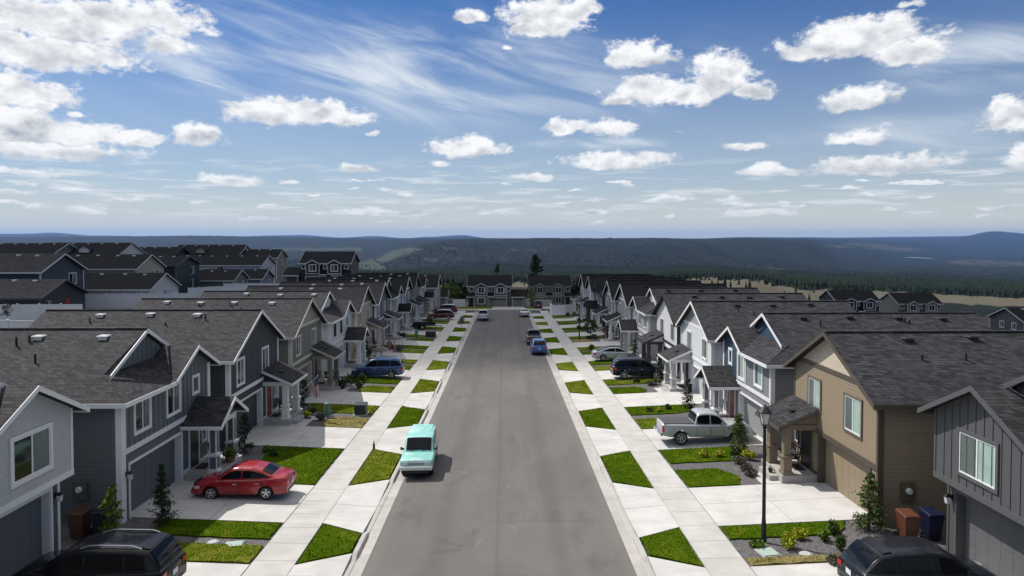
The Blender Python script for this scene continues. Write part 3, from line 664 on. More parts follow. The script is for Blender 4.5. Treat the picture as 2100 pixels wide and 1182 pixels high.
def make_forest():
    rg = np.random.default_rng(11)
    def scatter(n, r0, r1, a0=-41, a1=41):
        a = np.radians(rg.uniform(a0, a1, n)); r = np.sqrt(rg.uniform(r0 * r0, r1 * r1, n)); return r * np.sin(a), r * np.cos(a)
    X1, Y1 = scatter(60000, 1100, 3600); X2, Y2 = scatter(9000, 420, 1300); X3, Y3 = scatter(16000, 3600, 5200); X4, Y4 = scatter(1500, 250, 500)
    X = np.concatenate([X1, X2, X3, X4]); Y = np.concatenate([Y1, Y2, Y3, Y4]); Z = land_z(X, Y); c = cover(X, Y, Z); rr = np.hypot(X, Y)
    px = 1033 + F * X / Y
    u = rg.uniform(0, 1, len(X)); cl = fbm(X / 90, Y / 90, 3)
    prob = np.where(rr < 330, 0.0, 1.0) * (1 - 0.95 * c[:, 0]) * (1 - 0.97 * c[:, 1]) * (1 - .8 * c[:, 2]); prob *= np.clip(0.85 + cl * 2.2, 0.1, 1)
    near = np.where((rr < 1000) & (px < 1400), np.clip(.35 + cl * 3, 0, 1), 1.0)
    k = (u < prob * near)
    # the wood below the right-hand houses begins closer
    k |= (rr < 330) & (rr > 225) & (px > 1690) & (u < 0.95)
    X, Y, Z, rr, px, fld = X[k], Y[k], Z[k], rr[k], px[k], c[k][:, 0]
    H0 = rg.uniform(9, 18, len(X)) * np.where((fld > .5) & (rr < 1100), .5, 1) * np.clip(1.25 - rr / 9000, .7, 1)
    # keep the open fields on the right clear: no wood between them and the houses except low down
    top = 487 + F * (CAMZ - Z - H0 * .8) / Y
    ok = ~((px < 1380) & (rr < 1100) & (top < np.interp(px, [0, 700, 720, 1380], [900, 900, 558, 570]))) & ~((px > 1380) & (rr < 1060) & (fld < .5) & (top < np.interp(px, [1380, 1690, 1720, 1800, 1900, 2000, 2120], [900, 900, 640, 618, 621, 624, 630]))) & ~((fld > .5) & (px > 1690))
    X, Y, Z, rr, H0 = X[ok], Y[ok], Z[ok], rr[ok], H0[ok]
    H = H0 ; W = H * rg.uniform(.16, .26, len(X)) * np.clip(.85 + rr / 5000, 1, 1.4)
    o = conifers('forest', np.stack([X, Y, Z - 0.5], -1), H, W, FOREST); o['kind'] = 'stuff'
make_forest()
def make_lake():
    mb = MB(); Y = 9300.0; n = 28
    cx = (1890 - 1033) * Y / F; z = float(land_z(cx, Y)) + 16
    mb.poly([(cx + 66 * math.cos(t) * (1 + .2 * math.sin(3 * t)), Y + 330 * math.sin(t), z) for t in np.linspace(0, 2 * math.pi, n, endpoint=False)])
    m, T, b = newmat('lake_water'); setc(T, b, (0.16, 0.22, 0.28)); b.inputs['Roughness'].default_value = 0.12
    struct(mb.build('lake', m))
make_lake()
def make_haze():
    mb = MB(); mb.box(-41000, 41000, -41000, 41000, -1400, 340)
    m = bpy.data.materials.new('haze'); m.use_nodes = True; T = NT(m.node_tree); T.n.clear()
    v = T.n.new('ShaderNodeVolumePrincipled'); v.inputs['Color'].default_value = (0.28, 0.50, 1.0, 1); v.inputs['Density'].default_value = 0.000022; v.inputs['Anisotropy'].default_value = 0.2
    o = T.n.new('ShaderNodeOutputMaterial'); T.l.new(v.outputs[0], o.inputs['Volume'])
    ob = mb.build('haze', m); ob['kind'] = 'stuff'
make_haze()
# ------------------------------------------------------------------ houses
ROOF_L = shingle('shingles_brown_grey', (0.015, 0.0149, 0.0168), (0.059, 0.0578, 0.0645))
ROOF_R = shingle('shingles_charcoal', (0.0115, 0.0117, 0.0135), (0.056, 0.0565, 0.0625))
ROOF_B = shingle('shingles_black', (0.0045, 0.005, 0.0072), (0.011, 0.0118, 0.0155))
VENT_L = plain('vent_glint_white', (0.72, 0.72, 0.72), 0.3, 0.6); VENT_D = plain('dark_vent', (0.02, 0.02, 0.022), 0.5)  # left vents whitened in colour for the sun glint on their tops
DOORMAT = plain('doormat', (0.05, 0.03, 0.025), 0.9)
def trimc(c): return plain('trim_%d_%d_%d' % tuple(int(x * 255) for x in c), c, 0.5, var=0.06)

def window(P, mp, u0, u1, z0, z1, d, trim, panes=(GLASS, CURTAIN), tw=0.09, frame=VINYL, grid=False, shutter=None):
    """window > pane, pane; the window itself is casing and sash"""
    mb = MB(mp)
    for a, b, c, e in ((u0 - tw, u0, z0 - tw, z1 + tw), (u1, u1 + tw, z0 - tw, z1 + tw), (u0, u1, z0 - tw, z0), (u0, u1, z1, z1 + tw)): mb.box(a, b, d - 0.055, d, c, e, 0)
    fw = 0.05; m = (u0 + u1) / 2
    for a, b, c, e in ((u0, u0 + fw, z0, z1), (u1 - fw, u1, z0, z1), (u0 + fw, u1 - fw, z0, z0 + fw), (u0 + fw, u1 - fw, z1 - fw, z1)): mb.box(a, b, d - 0.035, d, c, e, 1)
    if len(panes) > 1: mb.box(m - .03, m + .03, d - 0.035, d, z0 + fw, z1 - fw, 1)
    if grid:
        for q in (.33, .66): zz = z0 + (z1 - z0) * q; mb.box(u0 + fw, u1 - fw, d - .03, d - .002, zz - .012, zz + .012, 1)
    if shutter:
        for a, b in ((u0 - tw - .38, u0 - tw - .02), (u1 + tw + .02, u1 + tw + .38)): mb.box(a, b, d - .04, d, z0 - .05, z1 + .05, 2)
    w = mb.build('window', [trim, frame] + ([shutter] if shutter else []), P)
    xs = [u0 + fw, m - .03, m + .03, u1 - fw] if len(panes) > 1 else [u0 + fw, u1 - fw]
    for i, pm in enumerate(panes):
        pb = MB(mp); pb.poly([(xs[2 * i], d - .012, z0 + fw), (xs[2 * i + 1], d - .012, z0 + fw), (xs[2 * i + 1], d - .012, z1 - fw), (xs[2 * i], d - .012, z1 - fw)])
        pb.build('pane', pm, w)
    return w

def garage(P, mp, u0, u1, z0, z1, d, mat, rows=4, cols=8, windows=False, trim=None):
    mb = MB(mp); h = (z1 - z0) / rows; wd = (u1 - u0) / cols
    mb.box(u0, u1, d, d + .05, z0, z1, 0)
    for r in range(rows):
        for c in range(cols):
            mb.box(u0 + c * wd + .06, u0 + (c + 1) * wd - .06, d - .006, d, z0 + r * h + .07, z0 + (r + 1) * h - .07, 1 if windows and r == rows - 1 else 0)
    return mb.build('garage_door', [mat, GLASS], P)

def roof_bits(roof, mp, w, D, zr_, ze, vm, seed, near=True, slope=None):
    """box vents and pipes on the slopes, sub-parts of the roof"""
    r = random.Random(seed); s = (zr_ - ze) / (w / 2)
    d = 2.2 + r.uniform(0, 1.2)
    while d < D - 1.2:
        for side in ((-1, 1) if r.random() < .6 else (-1,)):
            off = 0.55 + r.uniform(-.1, .15); u = w / 2 + side * off; z = zr_ - off * s
            mb = MB(mp); mb.box(u - .17, u + .17, d - .18, d + .18, z - .1, z + .1); mb.hull([(u - .22, d - .24, z + .1), (u + .22, d - .24, z + .1), (u + .22, d + .24, z + .1), (u - .22, d + .24, z + .1)], [(u - .18, d - .2, z + .15), (u + .18, d - .2, z + .15), (u + .18, d + .2, z + .15), (u - .18, d + .2, z + .15)])
            mb.build('roof_vent', vm, roof)
        d += 2.5 + r.uniform(0, 1.3)
    for k in range(3):
        off = r.uniform(.9, 2.3); d = r.uniform(2.5, D - 1.5); u = w / 2 - off; z = zr_ - off * s
        mb = MB(mp); mb.tube([(u, d, z - .1), (u, d, z + r.uniform(.25, .5))], .045, 8); mb.hull([(u - .14, d - .14, z - .09), (u + .14, d - .14, z + .055), (u + .14, d + .14, z + .055), (u - .14, d + .14, z - .09)], [(u - .12, d - .12, z - .05), (u + .12, d - .12, z + .09), (u + .12, d + .12, z + .09), (u - .12, d + .12, z - .05)])
        mb.build('vent_pipe', [VENT_D if vm is VENT_D else BLACK], roof)

def lantern(P, mp, u, z, d):
    mb = MB(mp); mb.box(u - .05, u + .05, d - .03, d, z - .02, z + .16, 0); mb.box(u - .02, u + .02, d - .16, d - .03, z + .1, z + .13, 0)
    mb.hull([(u - .1, d - .26, z + .08), (u + .1, d - .26, z + .08), (u + .1, d - .06, z + .08), (u - .1, d - .06, z + .08)], [(u - .03, d - .19, z + .19), (u + .03, d - .19, z + .19), (u + .03, d - .13, z + .19), (u - .03, d - .13, z + .19)], 0)
    mb.hull([(u - .055, d - .215, z - .16), (u + .055, d - .215, z - .16), (u + .055, d - .105, z - .16), (u - .055, d - .105, z - .16)], [(u - .08, d - .24, z + .08), (u + .08, d - .24, z + .08), (u + .08, d - .08, z + .08), (u - .08, d - .08, z + .08)], 1)
    mb.build('wall_lantern', [BLACK, LAMPGLASS], P)

def porch(P, mp, o, w, p0, trim, roofm):
    hi, lo = 3.55, 2.68; dp = 1.72; kind = o.get('porch', 'shed'); wl = o['wallm']; pc = trimc(o['post']) if 'post' in o else trim; inset = o.get('inset')
    u1 = w - .25
    mb = MB(mp); mb.box(p0 - .1, w - .05, -dp, -.002, -.5, .27); mb.box(p0 + .35, p0 + 1.75, -dp - .42, -dp - .002, -.5, .12)
    mb.build('porch_floor', CONC2, P)
    for uc in (p0 + .2, u1 - .35):
        pb = MB(mp); dc = -dp + .32; q = .2
        pb.box(uc - q - .05, uc + q + .05, dc - q - .05, dc + q + .05, .272, .42, 0); pb.box(uc - q, uc + q, dc - q, dc + q, .42, 1.12, 0); pb.box(uc - q - .07, uc + q + .07, dc - q - .07, dc + q + .07, 1.12, 1.19, 0)
        pb.box(uc - .17, uc + .17, dc - .17, dc + .17, 1.19, lo - .24, 0)
        if inset:
            for a, b in ((1.27, lo - .32), (.5, 1.05)):
                e = .175 if a > 1.2 else .205; i = .115 if a > 1.2 else .15
                pb.box(uc - i, uc + i, dc - e, dc + e, a, b, 1); pb.box(uc - e, uc + e, dc - i, dc + i, a, b, 1)
        pb.build('porch_post', [pc] + ([inset] if inset else []), P)
    bm_ = MB(mp); b0, b1 = p0 - .02, u1 - .12
    bm_.box(b0, b1, -dp + .17, -dp + .45, lo - .238, lo + .02); bm_.box(b0, b0 + .22, -dp + .452, -.003, lo - .237, lo + .02); bm_.box(b1 - .22, b1, -dp + .452, -.003, lo - .237, lo + .02)
    bm_.build('porch_beam', pc, P)
    mr = MB(mp); fb = MB(mp); sd_ = MB(mp); L, Rr = p0 - .3, w + .12; fr = -dp - .25
    if kind == 'shed':
        sl = (hi - lo) / (-fr); mr.slab([(L, fr, lo), (Rr, fr, lo), (Rr, -.004, hi), (L, -.004, hi)], .1)
        fb.slab([(L - .03, fr - .03, lo - .035), (Rr + .03, fr - .03, lo - .035), (Rr + .03, fr - .001, lo - .03), (L - .03, fr - .001, lo - .03)], .16)
        for a, b in ((L - .03, L - .002), (Rr + .002, Rr + .03)): fb.slab([(a, fr, lo - .028), (b, fr, lo - .028), (b, -.005, hi - .028), (a, -.005, hi - .028)], .17)
        for a in (b0 + .05, b1 - .17):
            sg = MB(mp); sg.prismu([(-dp + .2, lo + .021), (-.004, lo + .021), (-.004, hi - .13), (-dp + .2, lo + .021 + .02)], a, a + .1); sg.build('porch_gable', wl, P)
        tb = MB(mp); uu, dd = (L + Rr) / 2 - .4, fr * .45; zz = lo + sl * (dd - fr); tb.box(uu - .2, uu + .2, dd - .13, dd + .13, zz - .05, zz + .1); 
    else:
        c = (L + Rr) / 2; hz = 3.72; mr.slab([(L, fr, lo), (c, fr, hz), (c, -.004, hz), (L, -.004, lo)], .1); mr.slab([(c, fr, hz), (Rr, fr, lo), (Rr, -.004, lo), (c, -.004, hz)], .1)
        for a, b in (((L - .03, lo - .03), (c, hz - .03)), ((c, hz - .03), (Rr + .03, lo - .03))):
            fb.hull([(a[0], fr - .035, a[1] - .18), (b[0], fr - .035, b[1] - .18), (b[0], fr - .035, b[1] + .02), (a[0], fr - .035, a[1] + .02)], [(a[0], fr - .002, a[1] - .18), (b[0], fr - .002, b[1] - .18), (b[0], fr - .002, b[1] + .02), (a[0], fr - .002, a[1] + .02)])
        for a, b in ((L - .03, L - .002), (Rr + .002, Rr + .03)): fb.box(a, b, fr, -.005, lo - .2, lo - .03)
        sd_.prism([(b0, lo + .021), (b1, lo + .021), (c, lo + .02 + (b1 - b0) / 2 * .72)], -dp + .2, -dp + .32)
        tb = None
    r = mr.build('porch_roof', roofm, P); fb.build('fascia', trim, P)
    if sd_.V: sd_.build('porch_gable', wl, P)
    if tb: tb.build('roof_vent', VENT_D, r)
    # door with casing, little window beside it, mat, doorbell light
    da, db = p0 + .62, p0 + 1.55
    dm = MB(mp); dm.box(da, db, -.03, -.001, .275, 2.35, 0)
    for i in range(2):
        for j in range(3): dm.box(da + .12 + i * .38, da + .43 + i * .38, -.042, -.03, .45 + j * .64, .95 + j * .64, 0)
    dm.tube([(db - .1, -.08, 1.25), (db - .1, -.03, 1.25)], .03, 8, 1)
    dm.build('door', [plain('door_' + o.get('door', 'dark'), {'red': (0.22, 0.012, 0.018), 'dark': (0.02, 0.02, 0.022), 'blue': (0.012, 0.014, 0.06), 'brown': (0.06, 0.035, 0.02), 'white': (.6, .6, .6)}[o.get('door', 'dark')], 0.4), CHROME], P)
    tm = MB(mp)
    for a, b, z1 in ((da - .12, da, 2.47), (db, db + .12, 2.47)): tm.box(a, b, -.05, -.001, .275, z1)
    tm.box(da, db, -.05, -.001, 2.35, 2.47); tm.box(p0 - .08, da - .122, -.04, -.001, .275, .42); tm.box(db + .122, w - .12, -.04, -.001, .275, .42)
    tm.build('door_casing', trim, P)
    window(P, mp, db + .5, db + .86, 1.25, 2.25, -.001, trim, (GLASS,), .08)
    m2 = MB(mp); m2.box(da + .02, db - .02, -.75, -.2, .272, .288); m2.build('doormat', DOORMAT, P)

def street_house(s, y0, kind, o, label):
    w, D, xf = o.get('w', 8.3), o.get('D', 12.6), o.get('xf', XFL if s < 0 else XFR)
    mp = lambda u, d, z: (s * d, u, z)
    P = thing('house', label, 'house', (xf, y0, g(xf, y0 + w / 2) - .02 + o.get('dz', 0)), 0, 'houses along the street')
    tc = o.get('trim', (.72, .72, .72)); trim = trimc(tc); rm = o.get('roof', ROOF_L if s < 0 else ROOF_R); prm = rm
    wall = o['wallm']; up = o.get('upm', wall); gab = o.get('gabm', up); sl = o.get('slope', .53); over = o.get('over', 0)
    e = 5.2; os_ = .38; of = .42 + over; zE = e - .1; zR = zE + sl * (w / 2 + os_)
    flip = o.get('flip', False)
    g0, g1 = (w - 5.25, w - .5) if flip else (.6, 5.1); gt = 2.3; p0 = 5.35; belly = o.get('belly', 2.85); bh = .2
    # ---- walls: body, a front layer with the garage opening, an upper front panel
    W = MB(mp); yb = -.6
    wt = lambda u: e + sl * min(u, w - u)
    if kind == 'A': W.prism([(0, yb), (w, yb), (w, e), (w / 2, wt(w / 2)), (0, e)], .36, D)
    else: W.prism([(0, yb), (w, yb), (w, e), (0, e)], .36, D)
    W.prism([(0, yb), (g0, yb), (g0, gt), (0, gt)], 0, .359); W.prism([(g1, yb), (w, yb), (w, gt), (g1, gt)], 0, .359); W.prism([(0, gt + .001), (w, gt + .001), (w, belly), (0, belly)], 0, .359)
    W.build('wall', wall, P)
    U = MB(mp); G = MB(mp); d0 = -.022 - over
    zs = o.get('band', None)            # height of a gable band
    if kind == 'A':
        if zs is None: U.prism([(0, belly), (w, belly), (w, e), (w / 2, wt(w / 2)), (0, e)], d0, .358)
        else:
            k = (zs - e) / sl; U.prism([(0, belly), (w, belly), (w, e), (w - k, zs), (k, zs), (0, e)], d0, .358)
            G.prism([(k, zs + .001), (w - k, zs + .001), (w / 2, wt(w / 2))], d0, .358)
    else:
        sb = o.get('sb', 1.35); skz = zE + .47 * (sb + of); cu = (skz - zE) / sl - os_
        G.prism([(cu + .15, skz - .3), (w - cu - .15, skz - .3), (w - cu - .05, skz), (w / 2, zR - .1), (cu + .05, skz)], sb - over, sb + .3 - over)
        ua = o.get('ga', 4.0); hw = (w - ua) / 2; uc = ua + hw; za = e + sl * hw
        if o.get('split'):
            U.prism([(0, belly), (ua, belly), (ua, e - .02), (0, e - .02)], d0, .358, 0); U.prism([(ua + .001, belly), (w, belly), (w, e), (uc, za), (ua + .001, e)], d0 - .01, .358, 1)
        else: U.prism([(0, belly), (w, belly), (w, e), (uc, za), (ua, e), (0, e)], d0, .358)
    ubo = U
    if o.get('bb'):
        u = .2
        while u < w - .1:
            if kind == 'A': top = wt(u) - .12 if zs is None else min(wt(u) - .12, zs)
            else: top = e - .05 if u < ua else min(e + sl * min(u - ua, w - u), za) - .1
            U.box(u - .022, u + .022, d0 - .022, d0, belly + .1, top, 0); u += .4
        if kind == 'B':
            u = cu + .3
            while u < w - cu - .2: G.box(u - .022, u + .022, sb - over - .02, sb - over, skz - .1, zE + sl * (min(u, w - u) + os_) - .25); u += .4
    U.build('upper_wall', [up, o.get('up2m', up)], P)
    if G.V: G.build('gable', gab, P)
    # ---- white boards: corners, belly band, garage casing
    Tm = MB(mp); b = o.get('cw', .13)
    for u in (0, w):
        i0, i1 = (u - .028, u + b) if u == 0 else (u - b, u + .028)
        Tm.box(i0, i1, -.05 - over, -.0221 - over, belly + bh, e - .02); Tm.box(*((u - .028, u - .001) if u == 0 else (u + .001, u + .028)), -.0221 - over, .2, belly, e - .15)
        Tm.box(i0, i1, -.03, -.001, yb + .3, belly); Tm.box(*((u - .028, u - .001) if u == 0 else (u + .001, u + .028)), -.001, .2, yb + .3, belly - .002)
    Tm.box(-.03, w + .03, -.06 - over, -.023 - over, belly - .02, belly + bh)
    if over: Tm.box(-.03, w + .03, -over + .0, -.002, belly - .03, belly - .001)
    if zs and kind == 'A': k = (zs - e) / sl; Tm.box(k - .15, w - k + .15, -.05, -.0225, zs - .16, zs + .06)
    if o.get('split'):
        Tm.box(ua - .07, ua + .07, -.062, -.034, belly + bh, e - .1)
    ct = .11
    Tm.box(g0 - ct, g0, -.045, -.001, -.2, gt + ct); Tm.box(g1, g1 + ct, -.045, -.001, -.2, gt + ct); Tm.box(g0, g1, -.045, -.001, gt, gt + ct)
    Tm.box(g0 + .001, g0 + .02, -.001, .3, -.2, gt); Tm.box(g1 - .02, g1 - .001, -.001, .3, -.2, gt)
    Tm.build('trim', trim, P)
    garage(P, mp, g0 + .021, g1 - .021, -.16, gt - .001, .3, o['garm'])
    lantern(P, mp, (g1 + .27) if flip else .3, 1.95, -.03)
    # ---- roof
    Rf = MB(mp); th = .13
    if kind == 'A':
        for a, bq in ((-os_, w / 2), (w + os_, w / 2)):
            Rf.slab([(a, -of, zE), (bq, -of, zR), (bq, D + .3, zR), (a, D + .3, zE)], th)
        Rf.prismu([(0, 0), (0, 0), (0, 0)], 0, 0) if False else None
    else:
        for m_ in (0, 1):
            X = (lambda u: u) if not m_ else (lambda u: w - u)
            Rf.slab([(X(-os_), -of, zE), (X(cu), sb - over, skz), (X(w / 2), sb - .35 - over, zR), (X(w / 2), D + .3, zR), (X(-os_), D + .3, zE)], th)
        a0 = ua - os_ * .8 + .1; uv = a0 + (skz - zE) / sl
        Rf.slab([(-os_, -of, zE + .004), (a0, -of, zE + .004), (uv + .1, sb - over + .1, skz + .05), (cu, sb - over + .1, skz + .05)], th)
        z2 = zE + .012 + sl * (hw + os_ * .8)
        for a in (ua - os_ * .8 + .1, w + os_ - .02):
            Rf.slab([(a, -of - .03, zE + .02), (uc, -of - .03, z2), (uc, sb + .15 - over, z2), (a, sb + .15 - over, zE + .02)], th)
    Rf.box(w / 2 - .12, w / 2 + .12, (-of if kind == 'A' else sb - .34 - over) + .02, D + .28, zR - .06, zR + .03)
    roof = Rf.build('roof', rm, P)
    roof_bits(roof, mp, w, D, zR, zE, VENT_L if s < 0 else VENT_D, int(y0 * 10) + (5 if s > 0 else 0))
    # ---- fascia
    Fb = MB(mp); fh = .2; ft = .035
    def rake(ua_, za_, ub_, zb_, d): Fb.hull([(ua_, d - ft, za_ - fh), (ub_, d - ft, zb_ - fh), (ub_, d - ft, zb_ - .015), (ua_, d - ft, za_ - .015)], [(ua_, d - .001, za_ - fh), (ub_, d - .001, zb_ - fh), (ub_, d - .001, zb_ - .015), (ua_, d - .001, za_ - .015)])
    df = -of if kind == 'A' else -of - .03
    for a in (-os_, w + os_):
        x0, x1 = (a - ft, a - .001) if a < 0 else (a + .001, a + ft); Fb.box(x0, x1, -of, D + .3, zE - fh, zE - .015)
    if kind == 'A':
        rake(-os_ - ft, zE - .01, w / 2, zR, -of); rake(w / 2, zR, w + os_ + ft, zE - .01, -of)
    else:
        rake(cu - .1, skz + .0, w / 2, zR, sb - .35 - over + .02); rake(w / 2, zR, w - cu + .1, skz, sb - .35 - over + .02)
        Fb.box(-os_ - ft, ua - .2, -of - ft, -of - .001, zE - fh, zE - .01)
        rake(ua - os_ * .8 + .1, zE + .02, uc, z2, df); rake(uc, z2, w + os_ - .02, zE + .02, df)
    Fb.build('fascia', trim, P)
    # ---- downpipes at the two front corners
    for u in (w + .05,):
        dpm = MB(mp); sg = -1 if u < 0 else 1; x_ = u + sg * .03
        dpm.tube([(u + sg * .3, .55, zE - .16), (x_, .62, zE - .55), (x_, .62, .1), (x_, .45, -.05)], .035, 6); dpm.build('downpipe', trim if o.get('w') is None else wall, P, smooth=True)
    # ---- upper windows
    wd = d0 - .001
    panes = o.get('panes', (GLASS, CURTAIN)); fr = o.get('frame', VINYL); wtm = trimc(o['wtrim']) if 'wtrim' in o else trim
    for k, (a, bq, c, d_) in enumerate(o['win']):
        window(P, mp, a, bq, c, d_, wd - (.01 if o.get('split') and a > ua else 0), wtm, panes if bq - a > .75 else (GLASS,), o.get('wt', .1), fr)
    for d_ in (3.0, 7.5):            # side windows
        window(P, (lambda u, d, z: (s * u, d, z)), d_, d_ + .9, 3.6, 4.8, -.001, trim, (GLASS, CURTAIN))
    if not flip: porch(P, mp, o, w, p0, trim, prm)
    return P

WA = [(1.15, 2.25, 3.45, 4.85), (5.3, 6.4, 3.45, 4.85)]
WB = [(1.0, 2.2, 3.5, 4.85), (3.75, 4.95, 3.5, 4.85), (6.35, 6.95, 3.95, 4.75)]
S = siding
def hx(h, k=1.0):
    v = [int(h[i:i + 2], 16) / 255 for i in (0, 2, 4)]; return tuple(k * (((x + .055) / 1.055) ** 2.4 if x > .04 else x / 12.92) for x in v)
CH = (.02, .02, .022)
def garm(n, c): return plain('garage_' + n, c, .5, var=.05)
bluegrey, charcoal, olive, white_, beige, slate = (.108, .124, .136), (.044, .048, .054), (.15, .155, .13), (.62, .62, .62), (.44, .38, .30), (.09, .10, .115)
LH = [
 ('B', dict(wallm=S('siding_bluegrey', bluegrey), bb=True, upm=plain('board_bluegrey', (.118, .135, .147), .6), gabm=plain('board_bluegrey', bluegrey), garm=garm('bluegrey', bluegrey), win=WB, porch='gable', inset=plain('post_panel_blue', bluegrey), door='dark', cw=.3), 'blue-grey board-and-batten house behind the red sedan, small gable in its roof'),
 ('A', dict(wallm=S('siding_charcoal', charcoal), bb=True, upm=plain('board_charcoal', (.050, .055, .061), .6), garm=garm('charcoal', charcoal), win=[(1.05, 2.1, 3.4, 4.85), (5.2, 6.25, 3.4, 4.85)], door='red', cw=.16), 'charcoal board-and-batten house with a red door and a flag on its porch post'),
 ('A', dict(wallm=S('siding_olive', olive), gabm=S('siding_olive_pale', (.3, .29, .245)), trim=(.5, .47, .41), band=5.55, garm=garm('olive', (.2, .2, .17)), win=WA, door='brown', post=(.27, .255, .22), inset=plain('post_panel_olive', olive), cw=.2), 'olive green house with a pale gable between the charcoal house and the white one'),
 ('B', dict(wallm=S('siding_white', white_), garm=garm('white', (.6, .6, .6)), win=[(1.2, 2.1, 3.5, 4.85), (3.6, 4.5, 3.5, 4.85), (6.3, 6.75, 3.95, 4.75)], panes=(GLASS, GLASS), frame=BLACK, wtrim=(.6, .6, .6), wt=.05, porch='gable', door='dark'), 'white house with black windows behind the blue car, dormer gable in its roof'),
 ('A', dict(wallm=S('siding_beige', (.37, .32, .26)), gabm=S('siding_brown', (.12, .10, .085)), trim=(.6, .55, .47), band=5.55, garm=garm('beige', (.4, .36, .3)), win=WA, door='white', panes=(GLASS, GLASS)), 'beige house with a dark brown gable, two children standing at its porch'),
 ('A', dict(wallm=S('siding_slate', slate), garm=garm('slate', slate), win=[(1.0, 1.9, 3.4, 4.85), (5.2, 6.1, 3.4, 4.85)], door='dark'), 'slate grey plain gabled house with white posts just past the beige house'),
 ('B', dict(wallm=S('siding_mid_grey', (.2, .2, .205)), up2m=S('siding_white', white_), split=True, garm=garm('grey', (.2, .2, .2)), win=WB, porch='gable', door='dark'), 'mid-grey house with a white gabled half and a small flag on its porch'),
 ('A', dict(wallm=S('siding_steel_blue', (.13, .155, .20)), gabm=S('siding_steel_dark', (.1, .11, .12)), band=5.55, garm=garm('steel', (.13, .15, .19)), win=WA, door='dark'), 'steel blue house with a white gable band near the black trailer'),
 ('A', dict(wallm=S('siding_taupe', (.13, .12, .105)), trim=(.3, .28, .25), garm=garm('taupe', (.13, .12, .1)), win=WA, door='brown'), 'dark taupe house beside the dark red car'),
 ('B', dict(wallm=S('siding_pale_grey', (.42, .42, .41)), garm=garm('pale', (.42, .42, .4)), win=WB, porch='gable', door='dark'), 'pale grey house at the far end of the row left of the road'),
]
for (kind, o, lab), y in zip(LH, LY):
    if y > 93: o['roof'] = ROOF_B
    o.setdefault('slope', .53); street_house(-1, y, kind, o, lab)
tan_, tanl, lblue, navyb = (.255, .205, .14), (.52, .45, .35), (.56, .59, .61), (.035, .068, .105)
RH = [
 ('A', dict(w=7.9, wallm=S('siding_tan', tan_), gabm=shake('shake_tan', tanl), trim=(.085, .07, .055), wtrim=(.14, .115, .09), band=5.6, garm=garm('tan', (.27, .215, .145)), win=[(1.3, 2.65, 3.3, 4.8), (5.0, 6.2, 3.45, 4.85)], panes=(BLINDG, SCREEN), door='dark', post=(.19, .155, .11), cw=.1, belly=2.32, D=14.4), 'tan house with a cream gable beside the tall black street lamp'),
 ('B', dict(wallm=S('siding_storm_grey', (.2, .21, .225)), up2m=S('siding_navy', navyb), gabm=S('siding_navy', navyb), split=True, garm=garm('storm', (.26, .265, .27)), win=[(1.3, 2.4, 3.45, 4.85), (4.25, 5.3, 3.3, 4.75), (6.5, 7.0, 3.9, 4.75)], panes=(BLINDG, SCREEN), porch='gable', inset=plain('post_panel_grey', (.17, .175, .18)), door='red', wt=.14, cw=.2, D=14.0), 'grey house with a navy blue upper half behind the silver pickup'),
 ('A', dict(wallm=S('siding_light_blue', lblue), gabm=S('siding_grey_gable', (.30, .31, .32)), band=5.6, garm=garm('lightgrey', (.45, .46, .47)), win=WA, panes=(GLASS, CURTAIN), door='dark', cw=.15, post=(.62, .62, .62), inset=plain('post_panel_pale', (.32, .33, .34))), 'pale blue house with a grey gable, columns and a porch chair'),
 ('A', dict(xf=15.4, wallm=plain('board_white', (.66, .66, .67), .6), bb=True, upm=plain('board_white', (.66, .66, .67)), trim=CH, wtrim=(.6, .6, .6), frame=BLACK, garm=garm('white', (.6, .6, .6)), win=WA, panes=(GLASS, CURTAIN), door='dark', post=(.03, .03, .033), wt=.05, cw=.1), 'white board-and-batten house with black trim and black porch posts'),
 ('B', dict(wallm=S('siding_light_grey', (.40, .40, .40)), gabm=S('siding_white', white_), garm=garm('light', (.42, .42, .42)), win=WB, porch='gable', door='dark', post=(.33, .33, .33)), 'light grey house with a small dormer gable behind the silver coupe'),
 ('A', dict(wallm=S('siding_warm_grey', (.27, .265, .255)), gabm=S('siding_grey_gable2', (.34, .335, .325)), band=5.55, garm=garm('warm', (.3, .3, .29)), win=WA, door='dark'), 'warm grey house with a dark red shrub at its porch'),
 ('A', dict(wallm=S('siding_stone_grey', (.21, .21, .205)), gabm=S('siding_stone_gable', (.26, .26, .25)), band=5.55, garm=garm('stone', (.25, .25, .24)), win=WA, door='dark'), 'stone grey house with red and white bunting at its porch'),
 ('B', dict(wallm=S('siding_black', (.022, .022, .025)), garm=garm('black', (.025, .025, .027)), win=WB, wtrim=(.6, .6, .6), trim=(.05, .05, .05), porch='gable', door='white'), 'black house with white framed windows and a black gabled porch'),
 ('A', dict(wallm=S('siding_chalk', (.56, .56, .57)), trim=(.5, .5, .5), garm=garm('chalk', (.55, .55, .55)), win=WA, door='dark', panes=(GLASS, GLASS)), 'chalk white gabled house after the black one in the far row'),
 ('A', dict(wallm=S('siding_dove', (.36, .36, .35)), garm=garm('dove', (.35, .35, .35)), win=WA, door='dark'), 'dove grey house last in the row beside the curved white fence'),
]
for (kind, o, lab), y in zip(RH, RY):
    if y > 80: o['roof'] = ROOF_B
    if y > 30: o['dz'] = -.2
    if y == 49.0: o['D'] = 11.6
    street_house(1, y, kind, o, lab)
